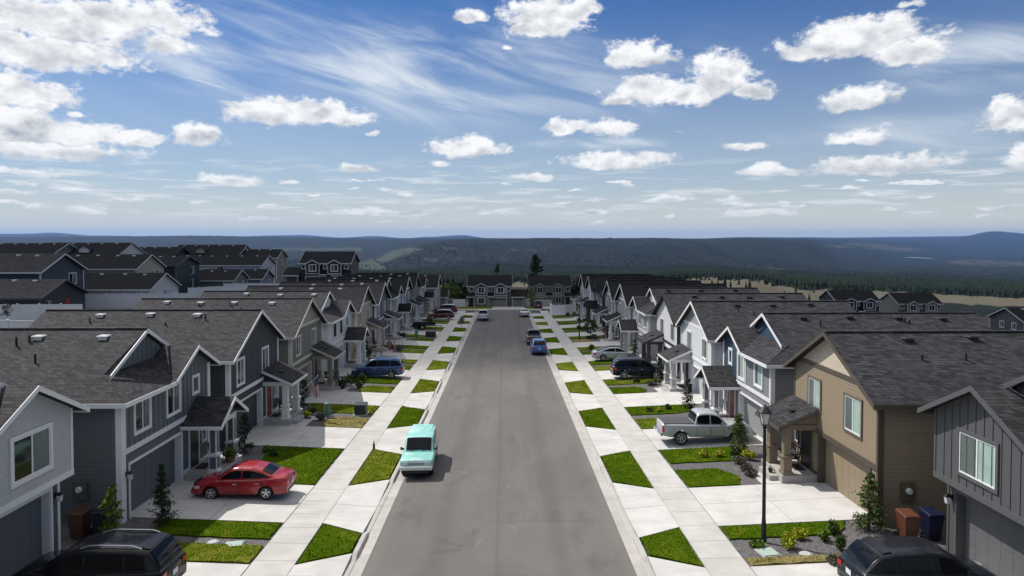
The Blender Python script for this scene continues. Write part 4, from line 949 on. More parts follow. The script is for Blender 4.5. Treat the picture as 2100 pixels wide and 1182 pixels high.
# the nearest house on either side overhangs its garage
street_house(-1, 25.1 - 8.3, 'B', dict(xf=-16.4, flip=True, over=.5, ga=3.55, sb=1.0, belly=2.72, wallm=S('siding_bluegrey2', (.10, .115, .13)), upm=shake('shake_pale', (.46, .465, .475)), garm=garm('bluegrey2', (.10, .112, .128)), win=[(5.25, 7.05, 3.45, 4.85)], panes=(GLASS, SCREEN), wt=.13, cw=.1), 'pale shingled house overhanging its garage behind the black SUV with roof rails')
street_house(1, 24.5 - 8.3, 'B', dict(xf=16.25, flip=True, over=.5, ga=3.4, sb=.95, belly=2.72, wallm=S('siding_graphite', (.075, .077, .082)), bb=True, upm=plain('board_graphite', (.085, .087, .092), .6), gabm=plain('board_graphite', (.085, .087, .092), .6), trim=(.09, .092, .097), garm=plain('garage_graphite', (.12, .122, .127), .5), win=[(5.2, 6.95, 3.35, 4.75)], panes=(BLINDG, SCREEN), wt=.12, wtrim=(.09, .092, .097), cw=.06), 'graphite board-and-batten house overhanging its garage beside the black crossover')

# ---- houses that turn their long side to the camera
def bay_house(X, Y, z, o, label, flip=False, sc_=1.0):
    P = thing('house', label, 'house', (X, Y, z), 0, o.get('group', 'houses beyond the street')); P.scale = (sc_,) * 3
    w, D = o.get('w', 10.6), 9.0; mx = (lambda u: w - u) if flip else (lambda u: u); mp = lambda u, d, zz: (mx(u), d, zz)
    trim = trimc(o.get('trim', (.6, .6, .58))); e, sl, os_ = 5.2, .5, .4; rm = ROOF_B; zE = e - .1; zR = zE + sl * (D / 2 + os_)
    W = MB(mp); wl = o['wallm']; up = o.get('upm', wl)
    W.prismu([(0, -3), (D, -3), (D, e), (D / 2, e + sl * D / 2), (0, e)], 0, w); W.build('wall', wl, P)
    Rf = MB(mp); Fb = MB(mp)
    for a in (-os_, D + os_): Rf.slab([(-.35, a, zE), (w + .35, a, zE), (w + .35, D / 2, zR), (-.35, D / 2, zR)], .13)
    Fb.box(-.35, w + .35, -os_ - .04, -os_ - .002, zE - .2, zE - .01)
    for u in (-.39, w + .352):
        for a in (-os_, D + os_): Fb.slab([(u, a, zE - .01), (u + .037, a, zE - .01), (u + .037, D / 2, zR - .01), (u, D / 2, zR - .01)], .19)
    bays = o.get('bays', ((1.75, 4.75), (6.5, 9.5)))
    for k, (a, b) in enumerate(bays):
        c = (a + b) / 2; h = (b - a) / 2; za = e - .12 + .52 * h; zb = 2.75 if k == o.get('over', 1) else -1
        bb = MB(mp); bb.prism([(a, max(zb, 2.75)), (b, max(zb, 2.75)), (b, e - .12), (c, za), (a, e - .12)], -.7, -.001); 
        if zb < 0: bb.prism([(a, -3), (b, -3), (b, 2.749), (a, 2.749)], -.68, -.001, 1)
        bb.build('bay', [up, wl], P)
        for m in (0, 1):
            q = a - .35 if m == 0 else b + .35; Rf.slab([(q, -1.02, e - .12 - .18), (c, -1.02, za), (c, 2.8, za), (q, 2.8, e - .12 - .18)], .1)
            Fb.hull([(q, -1.06, e - .48), (c, -1.06, za - .2), (c, -1.06, za), (q, -1.06, e - .29)], [(q, -1.022, e - .48), (c, -1.022, za - .2), (c, -1.022, za), (q, -1.022, e - .29)])
        Fb.box(a - .02, a + .12, -.73, -.701, 2.76, e - .2); Fb.box(b - .12, b + .02, -.73, -.701, 2.76, e - .2); Fb.box(a - .02, b + .02, -.74, -.701, 2.66, 2.86)
        window(P, mp, c - .72, c + .72, 3.4, 4.75, -.702, trim, o.get('panes', (GLASS, GLASS)), .13, shutter=o.get('shutter'))
        if zb < 0: window(P, mp, c - .72, c + .72, .75, 2.25, -.682, trim, o.get('panes', (GLASS, GLASS)), .13, shutter=o.get('shutter'))
    for a, b in ((.35, 1.25), (5.15, 5.75), (w - .95, w - .25)): window(P, mp, a, b, 3.9, 4.65, -.002, trim, (GLASS,), .12)
    # skirt roof over the garage and the entry, posts
    (a0, b0), (a1, b1) = bays
    ga, gb = (b0 + .1, b1 - .2) if o.get('over', 1) == 1 else (a0 - .4, b0 - .1)
    Rf.slab([(-.35, -1.75, 2.6), (a0 - .02, -1.75, 2.6), (a0 - .02, -.003, 3.35), (-.35, -.003, 3.35)], .1); Rf.slab([(b0 + .02, -1.5, 2.72), (a1 - .02, -1.5, 2.72), (a1 - .02, -.003, 3.35), (b0 + .02, -.003, 3.35)], .1)
    Fb.box(-.38, a0 - .02, -1.79, -1.752, 2.42, 2.59); Fb.box(b0 + .02, a1 - .02, -1.54, -1.502, 2.52, 2.71); Fb.box(-.28, -.08, -1.65, -1.45, -1, 2.49); Fb.box(a0 - .3, a0 - .1, -1.65, -1.45, -1, 2.49)
    fg = MB(mp); gu, gv = b0 + .25, b1 - .1; fg.prism([(b0, -3), (b1 + .1, -3), (b1 + .1, 2.745), (b0, 2.745)], -1.0, -.002); fg.build('garage_wall', wl, P)
    Fb.box(gu - .12, gu, -1.05, -1.001, -.2, 2.32); Fb.box(gv, gv + .12, -1.05, -1.001, -.2, 2.32); Fb.box(gu, gv, -1.05, -1.001, 2.2, 2.32)
    garage(P, mp, gu, gv, -.2, 2.199, -1.02, o['garm'], 4, 6, o.get('gwin', False))
    dr = MB(mp); dr.box(.35, 1.25, -.04, -.001, 0, 2.1); dr.build('door', DKPLASTIC, P)
    if o.get('wing'):
        q = MB(mp); q.prism([(w + .1, -3), (w + 3.3, -3), (w + 3.3, 2.55), (w + .1, 2.55)], -.8, 5); q.build('wing_wall', wl, P)
        Rf.slab([(w + .02, -1.2, 2.5), (w + 3.6, -1.2, 2.5), (w + 3.6, 2.2, 4.1), (w + .02, 2.2, 4.1)], .1); Rf.slab([(w + .02, 5.4, 2.5), (w + 3.6, 5.4, 2.5), (w + 3.6, 2.2, 4.1), (w + .02, 2.2, 4.1)], .1)
        Fb.box(w + .02, w + 3.64, -1.24, -1.202, 2.32, 2.49); Fb.box(w + .35, w + .47, -.84, -.801, -.2, 2.3); Fb.box(w + 2.9, w + 3.02, -.84, -.801, -.2, 2.3); Fb.box(w + .47, w + 2.9, -.84, -.801, 2.18, 2.3)
        garage(P, mp, w + .47, w + 2.9, -.2, 2.179, -.82, o['garm'], 4, 3, o.get('gwin', False))
    Rf.build('roof', rm, P); Fb.build('trim', trim, P); return P
bay_house(-8.35, 160, float(zr(160)) + .22, dict(wallm=S('siding_greige', (.17, .16, .145)), upm=S('siding_umber', (.055, .048, .042)), garm=garm('greige', (.19, .18, .16)), wing=True, over=1, gwin=True, shutter=plain('shutter_pale', (.33, .32, .3))), 'dark brown and greige house with two garage doors facing down the road', sc_=.95)
bay_house(6.2, 163, float(zr(160)) + .1, dict(wallm=S('siding_mushroom', (.24, .225, .20)), upm=S('siding_mushroom', (.24, .225, .20)), trim=(.3, .28, .26), garm=garm('mush', (.5, .49, .47)), gwin=True, over=1, shutter=plain('shutter_dark', (.06, .055, .05))), 'mushroom grey house with dark shutters behind the curved white fence', flip=True, sc_=.93)
bay_house(-44.5, 150, .6, dict(wallm=S('siding_ink', (.028, .03, .038)), garm=garm('ink', (.05, .05, .055)), trim=(.66, .66, .66), panes=(GLASS, CURTAIN), over=1, wing=True, w=10.8), 'ink blue house with white trim and twin gables on the hillside', flip=True)
bay_house(82.5, 168, -9.5, dict(wallm=S('siding_ink', (.028, .03, .038)), trim=(.66, .66, .66), garm=garm('ink', (.05, .05, .055)), over=0, w=10.6), 'navy house with white twin gables beyond the charcoal roofs', sc_=1.0)
bay_house(100.5, 172, -10.6, dict(wallm=S('siding_sage', (.2, .2, .17)), trim=(.55, .54, .5), garm=garm('sage', (.3, .3, .27)), over=0, w=10.8), 'sage grey house with twin gables next to the navy one below the field', sc_=1.0)

# ---- plain gabled houses, gable end towards the street
def gable_house(s, X, Y, z, w, D, e, o, label, slope=.45):
    mp = lambda u, d, zz: (s * d, u, zz); P = thing('house', label, 'house', (X, Y, z), 0, 'houses on the hillside' if s < 0 else 'houses beyond the street')
    os_ = .4; zE = e - .1; zR = zE + slope * (w / 2 + os_); trim = trimc(o.get('trim', (.62, .62, .62)))
    W = MB(mp); W.prism([(0, -3), (w, -3), (w, e), (w / 2, e + slope * w / 2), (0, e)], 0, D); W.build('wall', o['wallm'], P)
    Rf = MB(mp)
    for a in (-os_, w + os_): Rf.slab([(a, -.4, zE), (w / 2, -.4, zR), (w / 2, D + .4, zR), (a, D + .4, zE)], .13)
    r = Rf.build('roof', o.get('roof', ROOF_B), P); roof_bits(r, mp, w, D, zR, zE, VENT_L, int(X * 7 + Y * 3))
    Fb = MB(mp)
    for a in (-os_ - .04, w + os_ + .002): Fb.box(a, a + .038, -.4, D + .4, zE - .2, zE - .01)
    for a in (-os_, w + os_): Fb.hull([(a, -.44, zE - .2), (w / 2, -.44, zR - .2), (w / 2, -.44, zR - .01), (a, -.44, zE - .01)], [(a, -.402, zE - .2), (w / 2, -.402, zR - .2), (w / 2, -.402, zR - .01), (a, -.402, zE - .01)])
    Fb.box(-.03, .15, -.04, -.001, -1, e - .15); Fb.box(w - .15, w + .03, -.04, -.001, -1, e - .15); Fb.box(-.03, -.001, -.001, .15, -1, e - .2)
    Fb.build('trim', trim, P)
    for a, b, c, d in o.get('win', ()): window(P, mp, a, b, c, d, -.002, trim, (GLASS, SCREEN) if b - a > .7 else (GLASS,), .1)
    ms = lambda u, d, zz: (s * u, d, zz)
    for a, b, c, d in o.get('swin', ()): window(P, ms, a, b, c, d, -.002, trim, (GLASS, SCREEN), .1)
    if 'door' in o: db = MB(mp); a, c = o['door'], plain('back_door_red' if o.get('red') else 'back_door', (.3, .012, .015) if o.get('red') else (.5, .5, .5), .5); db.box(a, a + .9, -.05, -.001, 0, 2.1); db.build('door', c, P)
    for a, zd in o.get('dorm', ()):      # small gabled dormers on the slope facing the camera
        dm = MB(ms); u0, u1 = a, a + 2.4; yb = .9; zb = zE + slope * (yb + os_)
        dm.prism([(u0, zb - .3), (u1, zb - .3), (u1, zb + .9), ((u0 + u1) / 2, zb + 1.6), (u0, zb + .9)], yb, yb + 3); d1 = dm.build('dormer', o['wallm'], P)
        rr = MB(ms)
        for q in (u0 - .3, u1 + .3): rr.slab([(q, yb - .3, zb + .75), ((u0 + u1) / 2, yb - .3, zb + 1.72), ((u0 + u1) / 2, yb + 4, zb + 1.72), (q, yb + 4, zb + .75)], .1)
        rr.build('dormer_roof', ROOF_B, d1)
    return P
def hz(y, Y): return CAMZ - (y - 487) * Y / F
N = [ # X, near corner Y, width, depth, eave height, base z
 (-55, 81.5, 8.6, 22, 2.7, hz(608, 82) - 2.7, dict(wallm=S('siding_iron', (.035, .038, .045)), trim=(.06, .06, .065), roof=ROOF_L, win=[(1.0, 1.9, .9, 2.1)], door=4.6, red=True), 'single-storey iron grey house with a red back door behind the white fence', .42),
 (-62, 92, 9.4, 24, 5.3, hz(557, 91) - 5.3, dict(wallm=S('siding_midnight', (.045, .058, .085)), roof=ROOF_L, win=[(6.0, 7.6, 3.2, 4.7)]), 'two-storey midnight blue house with one window in its gable', .47),
 (-54.5, 105.5, 9.2, 22, 2.8, hz(592, 105) - 2.8, dict(wallm=S('siding_white', white_), win=[(4.6, 5.3, .9, 2.2)], door=6.0), 'single-storey white house behind the swing frame', .46),
 (-62.2, 116, 9.4, 26, 5.3, hz(551, 114) - 5.3, dict(wallm=S('siding_cream', (.42, .38, .29)), win=[(2.2, 2.8, 3.2, 3.9), (5.0, 6.0, 3.2, 4.7), (6.9, 7.9, 3.2, 4.7)], swin=[(18, 19.6, 3.5, 4.8)]), 'two-storey cream house above the white single-storey one', .46),
 (-62.6, 131, 10, 18, 5.3, hz(543, 131) - 5.3, dict(wallm=S('siding_deep_teal', (.022, .032, .038)), trim=(.1, .1, .1), win=[(6.0, 7.6, 3.2, 4.7), (6.0, 7.4, .5, 2.2)]), 'tall deep teal house with a sliding window between the cream and white houses', .3),
 (-58.5, 165, 10, 21, 5.3, hz(543, 165) - 5.3, dict(wallm=S('siding_snow', (.5, .5, .51)), win=[(4.2, 5.0, 3.4, 4.7), (6.2, 7.0, 3.4, 4.7)], swin=[(9, 10.5, 3.6, 4.8)]), 'two-storey off-white house with a low black roof on the hillside', .42),
 (-61.7, 186, 9, 22, 5.5, hz(528, 186) - 5.5, dict(wallm=S('siding_putty', (.2, .19, .17)), win=[(4.0, 5.2, 3.4, 4.7)]), 'putty grey house at the end of the hillside row beside the ink blue house', .46),
 (-56.5, 143, 8, 18, 2.8, hz(574, 143) - 2.8, dict(wallm=S('siding_moss', (.15, .17, .17)), win=[(1.0, 1.6, .9, 2.0), (5.0, 5.8, .3, 2.2)]), 'low grey-green house behind the long white fence', .46),
 (-54.5, 154, 8, 14, 2.8, hz(571, 154) - 2.8, dict(wallm=S('siding_bluemist', (.16, .19, .22)), win=[(4.6, 5.4, .3, 2.2)]), 'low misty blue house farthest along the white fence', .46),
 (-104, 158, 12, 21, 5.3, hz(522, 158) - 5.3, dict(wallm=S('siding_moss', (.15, .17, .17))), 'grey-green house on the skyline at the left edge', .42),
 (-92, 164, 12, 21, 5.3, hz(522, 164) - 5.3, dict(wallm=S('siding_white', white_), dorm=((13.5, 0), (7.5, 0))), 'white house on the skyline with two dormers in a black roof', .45),
 (-86, 178, 11, 16, 5.3, hz(526, 178) - 5.3, dict(wallm=S('siding_iron', (.035, .038, .045)), trim=(.06, .06, .065)), 'dark house on the skyline between the two white dormered ones', .42),
 (-72, 186, 11, 18, 5.3, hz(523, 186) - 5.3, dict(wallm=S('siding_cream2', (.36, .33, .26)), dorm=((9.5, 0),)), 'cream gabled house on the skyline with a pale dormer', .48),
]
for X, Y, w, D, e, z, o, lab, sl in N: gable_house(-1, X, Y, z, w, D, e, o, lab, sl)
gable_house(1, 95.8, 124, hz(656, 128) - 5.2, 9, 14, 5.2, dict(wallm=S('siding_graphite', (.06, .062, .067)), win=[(2.1, 3.1, 3.4, 4.6), (5.2, 6.2, 3.4, 4.6)], trim=(.5, .5, .5)), 'graphite house with two small white windows at the right edge', .45)
# last houses of the left row: a long dark roof and a small garage block in front of it
gable_house(-1, -13.9, 139.5, float(zr(150)) + .3, 9.5, 13, 5.4, dict(wallm=S('siding_parchment', (.36, .34, .30)), win=[(3, 3.9, 3.4, 4.6)]), 'parchment house with a long black roof where the left row ends', .46)
gable_house(-1, -12.6, 149.6, float(zr(150)) + .2, 5, 5.6, 2.7, dict(wallm=S('siding_parchment2', (.30, .28, .24))), 'small garage block with a black roof at the corner of the end house', .5)
# ------------------------------------------------------------------ vehicles
SPEC = {
 'sedan': dict(L=4.55, W=1.76, wr=.31, wb=2.6, zb=.2, top=[(-.5, .72), (-.485, .93), (-.46, 1.0), (-.36, 1.02), (-.2, .96), (.2, .92), (.25, .92), (.4, .79), (.46, .69), (.49, .56), (.5, .48)], roof=[(-.385, 1.0), (-.235, 1.34), (-.13, 1.45), (.02, 1.47), (.09, 1.42), (.262, .93)], lab='sedan'),
 'suv': dict(L=4.6, W=1.82, wr=.35, wb=2.65, zb=.25, top=[(-.5, .80), (-.49, 1.0), (-.47, 1.06), (.2, 1.0), (.28, 1.03), (.41, .95), (.46, .86), (.49, .7), (.5, .56)], roof=[(-.485, 1.05), (-.445, 1.42), (-.40, 1.64), (-.3, 1.7), (-.08, 1.73), (.06, 1.7), (.13, 1.62), (.285, 1.04)]),
 'big_suv': dict(L=4.95, W=1.96, wr=.38, wb=2.95, zb=.27, top=[(-.5, .85), (-.49, 1.06), (-.47, 1.12), (.2, 1.07), (.28, 1.12), (.42, 1.05), (.47, .93), (.49, .75), (.5, .6)], roof=[(-.485, 1.1), (-.45, 1.45), (-.405, 1.7), (-.32, 1.77), (-.08, 1.8), (.07, 1.76), (.13, 1.68), (.285, 1.13)]),
 'crossover': dict(L=4.65, W=1.84, wr=.35, wb=2.72, zb=.24, top=[(-.5, .78), (-.49, .98), (-.46, 1.06), (.2, 1.0), (.27, 1.0), (.41, .92), (.465, .8), (.49, .65), (.5, .55)], roof=[(-.47, 1.05), (-.43, 1.3), (-.37, 1.55), (-.27, 1.64), (-.06, 1.68), (.06, 1.64), (.12, 1.57), (.285, 1.01)]),
 'coupe': dict(L=4.85, W=1.86, wr=.33, wb=2.8, zb=.2, top=[(-.5, .7), (-.485, .92), (-.45, .98), (-.38, .98), (-.2, .95), (.2, .90), (.25, .90), (.4, .78), (.46, .67), (.49, .55), (.5, .48)], roof=[(-.42, .97), (-.26, 1.26), (-.14, 1.42), (.0, 1.45), (.07, 1.4), (.26, .91)]),
 'pickup': dict(L=5.35, W=1.9, wr=.385, wb=3.25, zb=.42, top=[(-.5, 1.10), (-.49, 1.17), (.17, 1.12), (.21, 1.16), (.4, 1.12), (.465, 1.0), (.49, .8), (.5, .68)], roof=[(-.145, 1.15), (-.125, 1.66), (-.09, 1.79), (-.02, 1.82), (.05, 1.8), (.105, 1.73), (.212, 1.16)], bed=True),
 'vintage': dict(L=4.45, W=1.69, wr=.36, wb=2.62, zb=.40, top=[(-.5, 1.02), (.17, 1.0), (.2, 1.03), (.465, .99), (.485, .96), (.492, .9), (.5, .72)], roof=[(-.5, 1.03), (-.487, 1.5), (-.46, 1.70), (-.16, 1.73), (-.14, 1.68), (.02, 1.68), (.075, 1.63), (.19, 1.04)], boxy=True),
}
def place(o, X, Y, z=None, slope=True):
    m = Matrix.Rotation(-0.0264, 4, 'X') @ Matrix.Rotation(o.rotation_euler.z, 4, 'Z')
    o.rotation_euler = m.to_euler(); o.location = (X, Y, g(X, Y) + .01 if z is None else z)
def car(kind, name, label, cat, col, X, Y, rot, group=None, roofcol=None, rails=False, spoke=5, plate=True, scale=1.0, tail=RED_LENS, roofz=None, cover=False, z=None, lights_on_side=True, rimm=None, front_dark=True):
    sp = SPEC[kind]; L, Wd, wr, wb, zb = sp['L'], sp['W'], sp['wr'], sp['wb'], sp['zb']; boxy = sp.get('boxy', False)
    P = thing(name, label, cat, (0, 0, 0), rot, group); place(P, X, Y, z); P.scale = (scale,) * 3
    N = 110; xs = np.linspace(-L / 2, L / 2, N)
    tx, tz = [a * L for a, _ in sp['top']], [b for _, b in sp['top']]; rx, rz = [a * L for a, _ in sp['roof']], [b for _, b in sp['roof']]
    def sm(v, n=3 if boxy else 7): k = np.ones(n) / n; return np.convolve(np.pad(v, n // 2, 'edge'), k, 'valid')
    dx = np.linspace(-L / 2, L / 2, 400); T_ = sm(np.interp(dx, tx, tz)); Rr = np.interp(dx, rx, rz); Rr = sm(Rr, 5 if boxy else 9)
    ztop = lambda x: float(np.interp(x, dx, T_)); zroof = lambda x: float(np.interp(x, dx, Rr))
    def hw(x):
        a = abs(x) / L; e = .045 if boxy else .13
        return Wd / 2 * (1 - e * (max(0, a - .36) / .14) ** 2 - (0.02 if not boxy else .01) * (a / .5) ** 2)
    wxs = (-wb / 2 + (0.02 if kind == 'pickup' else 0), wb / 2); ra = wr * 1.19
    def arch(x):
        z = zb
        for w in wxs:
            d = abs(x - w)
            if d < ra: z = max(z, wr + math.sqrt(ra * ra - d * d))
        e = abs(x) / L
        return max(z, zb + max(0, e - .42) / .08 * .1)
    def sec(x):
        h, t = hw(x), ztop(x); za = arch(x); fl = .012 if any(abs(x - w) < ra * 1.25 for w in wxs) else 0
        sh = .05 if boxy else .1
        pts = [(0, zb), (.86 * h, zb), (.975 * h, zb + .06), (h + fl, zb + .30 * (t - zb)), (h * 1.004, zb + .62 * (t - zb)), (h * (.985 if not boxy else .99), t - sh), (h * (.955 if not boxy else .975), t - .03), (h * .9, t), (0, t + (.025 if not boxy else .015))]
        return [(y, max(z, za) if i < 4 or z < za else z) for i, (y, z) in enumerate(pts)]
    mb = MB(); prev = None
    for x in xs:
        s_ = sec(x); ring = [(x, y, z) for y, z in s_] + [(x, -y, z) for y, z in s_[-2:0:-1]]
        b = len(mb.V); mb.V += ring; n = len(ring)
        if prev is not None:
            for j in range(n): mb.F.append((prev + j, prev + (j + 1) % n, b + (j + 1) % n, b + j)); mb.K.append(1 if j in (0, n - 1) or (j in (1, n - 2)) else 0)
        else: mb.F.append(tuple(range(b, b + n))); mb.K.append(0)
        prev = b
    mb.F.append(tuple(range(prev + n - 1, prev - 1, -1))); mb.K.append(0)
    # cabin
    x0, x1 = rx[0], rx[-1]; tumb = .06 if boxy else .17
    def yside(x, z): t = ztop(x); return hw(x) * .905 - max(0, z - t) * tumb * 1.25
    cx = np.linspace(x0, x1, 60); prev = None; rc = 2 if roofcol else 0
    for x in cx:
        t, r = ztop(x) - .02, max(zroof(x), ztop(x)); h = r - t; yt = yside(x, r) - .02
        rnd_ = min(.09 if not boxy else .05, h * .4)
        half = [(yside(x, t), t), (yside(x, t + h * .5), t + h * .5), (yside(x, r - rnd_), r - rnd_), (yt - rnd_ * .35, r - rnd_ * .25), (yt - rnd_, r), (yt * .5, r + .022), (0, r + .03)]
        ring = [(x, y, z) for y, z in half] + [(x, -y, z) for y, z in half[-2::-1]]
        b = len(mb.V); mb.V += ring; n = len(ring)
        if prev is not None:
            for j in range(n - 1): mb.F.append((prev + j, prev + j + 1, b + j + 1, b + j)); mb.K.append(rc if 3 <= j <= n - 5 else 0)
        else: mb.F.append(tuple(range(b, b + n))); mb.K.append(0)
        prev = b
    mb.F.append(tuple(range(prev, prev + n))); mb.K.append(0)
    body = mb.build('body', [col, DKPLASTIC, roofcol or col], P, smooth=True)
    # glass
    def grid(fn, nu, nv, k=0, m=None):
        m = m or MB(); b = len(m.V)
        for i in range(nu + 1):
            for j in range(nv + 1): m.V.append(fn(i / nu, j / nv))
        for i in range(nu):
            for j in range(nv):
                q = b + i * (nv + 1) + j; m.F.append((q, q + 1, q + nv + 2, q + nv + 1)); m.K.append(k)
        return m
    iz = int(np.argmax(Rr)); peak = max(rz)
    # windscreen: from base up to just under the roof
    def xat(z, front):
        c = np.linspace(x1, 0 if not sp.get('bed') else -.02 * L, 200) if front else np.linspace(x0, -.1 * L if not sp.get('bed') else -.06 * L, 200)
        for q in c:
            if zroof(q) >= z: return q
        return c[-1]
    for front, nm in ((True, 'windscreen'), (False, 'rear_window')):
        zb_ = ztop(x1 if front else x0) + (.06 if front else .10); zt_ = peak - (.11 if front else .13)
        if kind == 'vintage' and not front: zb_ += .05
        def fn(a, v, front=front, zb_=zb_, zt_=zt_):
            z = zb_ + (zt_ - zb_) * a; x = xat(z, front); y = (yside(x, z) - .105 + .03 * a) * (2 * v - 1); e = .02
            return (x + (e if front else -e), y, z + (.022 * (1 - (2 * v - 1) ** 2)) + .012)
        grid(fn, 8, 8).build(nm, CARGLASS, P, smooth=True)
    # side windows with pillars between
    xa, xb = x0 + (.09 if not boxy else .12), x1 - .2
    pill = {'pickup': [.02], 'vintage': [-.20, -.02], 'sedan': [-.03], 'coupe': [-.03]}.get(kind, [-.26, -.01])
    cuts = [xa] + [p * L for p in pill] + [xb]
    for sd_ in (1, -1):
        for a, b in zip(cuts[:-1], cuts[1:]):
            a_, b_ = a + .035, b - .035
            def fn(u, v, a_=a_, b_=b_, sd_=sd_):
                x = a_ + (b_ - a_) * u; lo = ztop(x) + .05; hi = max(lo + .005, min(zroof(x) - .13, peak - .135)); z = lo + (hi - lo) * v
                return (x, sd_ * (yside(x, z) + .013), z)
            grid(fn, 14, 4).build('side_window', CARGLASS, P, smooth=True)
    # doors: skins a few mm proud with an open seam round them, and their handles
    dcut = {'pickup': [-.135, .02, .165], 'vintage': [-.04, .17], 'coupe': [-.2, -.02, .2]}.get(kind, [-.235, -.01, .2])
    def sidepoint(x, z, off):
        h, t = hw(x), ztop(x); zz = [zb + .06, zb + .30 * (t - zb), zb + .62 * (t - zb), t - (.05 if boxy else .1)]; yy = [.975 * h, h, h * 1.004, h * (.985 if not boxy else .99)]
        return float(np.interp(z, zz, yy)) + off
    for sd_ in (1, -1):
        for a, b in zip(dcut[:-1], dcut[1:]):
            for off, gr, mat in ((.004, .0, None), (.008, .018, col)):
                def fn(u, v, a=a, b=b, sd_=sd_, off=off, gr=gr):
                    x = a * L + gr + (b * L - a * L - 2 * gr) * u; lo = max(zb + .1, arch(x) + .02) + gr; hi = ztop(x) - .115 + .01 * (off < .006); z = lo + max(.01, hi - lo) * v
                    return (x, sd_ * sidepoint(x, z, off), z)
                if mat is None: seam = grid(fn, 10, 6)
                else: d_ = grid(fn, 10, 6).build('door', col, P, smooth=True)
            seam.build('door_seam', DKPLASTIC, d_)
            hb = MB(); hxx = a * L + .2; hz_ = ztop(hxx) - .19; hb.tube([(hxx - .09, sd_ * (sidepoint(hxx, hz_, .02)), hz_), (hxx + .09, sd_ * (sidepoint(hxx, hz_, .02)), hz_)], .014, 6); hb.build('handle', CHROME if kind != 'vintage' else BLACK, d_)
    # lamps, grille, bumpers, plate
    for sd_ in (1, -1):
        h, t = hw(L / 2 - .12), ztop(L / 2 - .16); zl = min(t - .09, .78 if kind not in ('pickup', 'vintage') else .86)
        lb = MB()
        if boxy: lb.box(L / 2 - .03, L / 2 + .012, sd_ * .56 - .13, sd_ * .56 + .13, .74, .89)
        else:
            def fn(u, v, sd_=sd_, zl=zl):
                x = L / 2 - .06 - .42 * u; y = sidepoint(x, zl, 0); z = zl - .07 + .13 * v
                if u < .3: x, y = L / 2 - .02 - .25 * u, hw(L / 2 - .1) * (.62 + .32 * u / .3)
                return (x + .012, sd_ * (y + .012), z + .05 * u)
            grid(fn, 8, 2, m=lb)
        lb.build('headlight', CLEAR_LENS, P, smooth=True)
        tb = MB(); th = .34 if kind in ('pickup', 'vintage') else .17; zc = ztop(-L / 2 + .1) - (.12 if kind in ('pickup',) else .1) - th / 2
        def fn2(u, v, sd_=sd_, zc=zc, th=th):
            ln = .12 if kind in ('pickup', 'vintage') else .34
            if u < .45: y = hw(-L / 2 + .02) * (.62 + .37 * u / .45) if kind not in ('pickup', 'vintage') else hw(-L / 2) * (.86 + .13 * u / .45); x = -L / 2 - .014
            else: x = -L / 2 - .014 + ln * (u - .45) / .55; y = sidepoint(x, zc, .012)
            return (x, sd_ * y, zc - th / 2 + th * v)
        grid(fn2, 10, 2, m=tb); tb.build('taillight', tail, P, smooth=True)
        mx = x1 - .38 if not boxy else x1 - .22; mz = ztop(mx) + .13; ym = yside(mx, mz) + .02
        mm = MB(); mm.hull([(mx - .02, sd_ * ym, mz - .05), (mx + .1, sd_ * ym, mz - .05), (mx + .08, sd_ * (ym + .2), mz - .06), (mx - .06, sd_ * (ym + .2), mz - .06)], [(mx - .02, sd_ * ym, mz + .02), (mx + .08, sd_ * ym, mz + .02), (mx + .06, sd_ * (ym + .2), mz + .1), (mx - .06, sd_ * (ym + .2), mz + .1)])
        mm.build('wing_mirror', BLACK if boxy else col, P, bevel=.02)
    gb = MB(); zg = .62 if kind != 'vintage' else .815; hh = .16 if not boxy else .075
    gb.hull([(L / 2 - .06, -.42, zg - hh), (L / 2 - .06, .42, zg - hh), (L / 2 - .06, .42, zg + hh * .6), (L / 2 - .06, -.42, zg + hh * .6)], [(L / 2 + .012, -.40, zg - hh), (L / 2 + .012, .40, zg - hh), (L / 2 + .006, .40, zg + hh * .5), (L / 2 + .006, -.40, zg + hh * .5)])
    gb.build('grille', BLACK if not boxy else plain('grey_grille', (.25, .26, .26), .4), P)
    if boxy or kind == 'pickup':
        for xe, sgn in ((L / 2, 1), (-L / 2, -1)):
            cb = MB(); cb.box(min(xe, xe + sgn * .13) - .02, max(xe, xe + sgn * .13), -Wd / 2 * .97, Wd / 2 * .97, .5, .68)
            cb.build('bumper', CHROME if kind == 'pickup' else plain('white_bumper', (.6, .61, .6), .35), P, bevel=.03)
        if boxy: ub = MB(); ub.box(L / 2 - .1, L / 2 + .09, -.6, .6, .34, .498); ub.build('lower_valance', BLACK, P)
    else:
        for sgn in (1, -1):
          vb = MB(); vb.hull([(sgn * (L / 2 - .25), -.72, zb + .08), (sgn * (L / 2 - .25), .72, zb + .08), (sgn * (L / 2 - .25), .72, zb + .24), (sgn * (L / 2 - .25), -.72, zb + .24)], [(sgn * (L / 2 + .012), -.6, zb + .12), (sgn * (L / 2 + .012), .6, zb + .12), (sgn * (L / 2 + .012), .6, zb + .22), (sgn * (L / 2 + .012), -.6, zb + .22)])
          vb.build('bumper', DKPLASTIC, P)
    if plate:
        pz = .78 if kind not in ('pickup', 'vintage', 'sedan', 'coupe') else .62; pb = MB(); xx = -L / 2 - (.02 if kind not in ('pickup', 'vintage') else .14); pb.box(xx - .012, xx, -.16, .16, pz - .08, pz + .08); pb.build('number_plate', PLATE, P)
    if rails:
        for sd_ in (1, -1):
            rb = MB(); pts = [(x, sd_ * (yside(x, zroof(x)) - .11), zroof(x) + (.075 if 0 < i < 6 else .0)) for i, x in enumerate(np.linspace(-.36 * L, .03 * L, 7))]
            rb.tube(pts, .022, 6); rb.build('roof_rail', rails if rails is not True else BLACK, P, smooth=True)
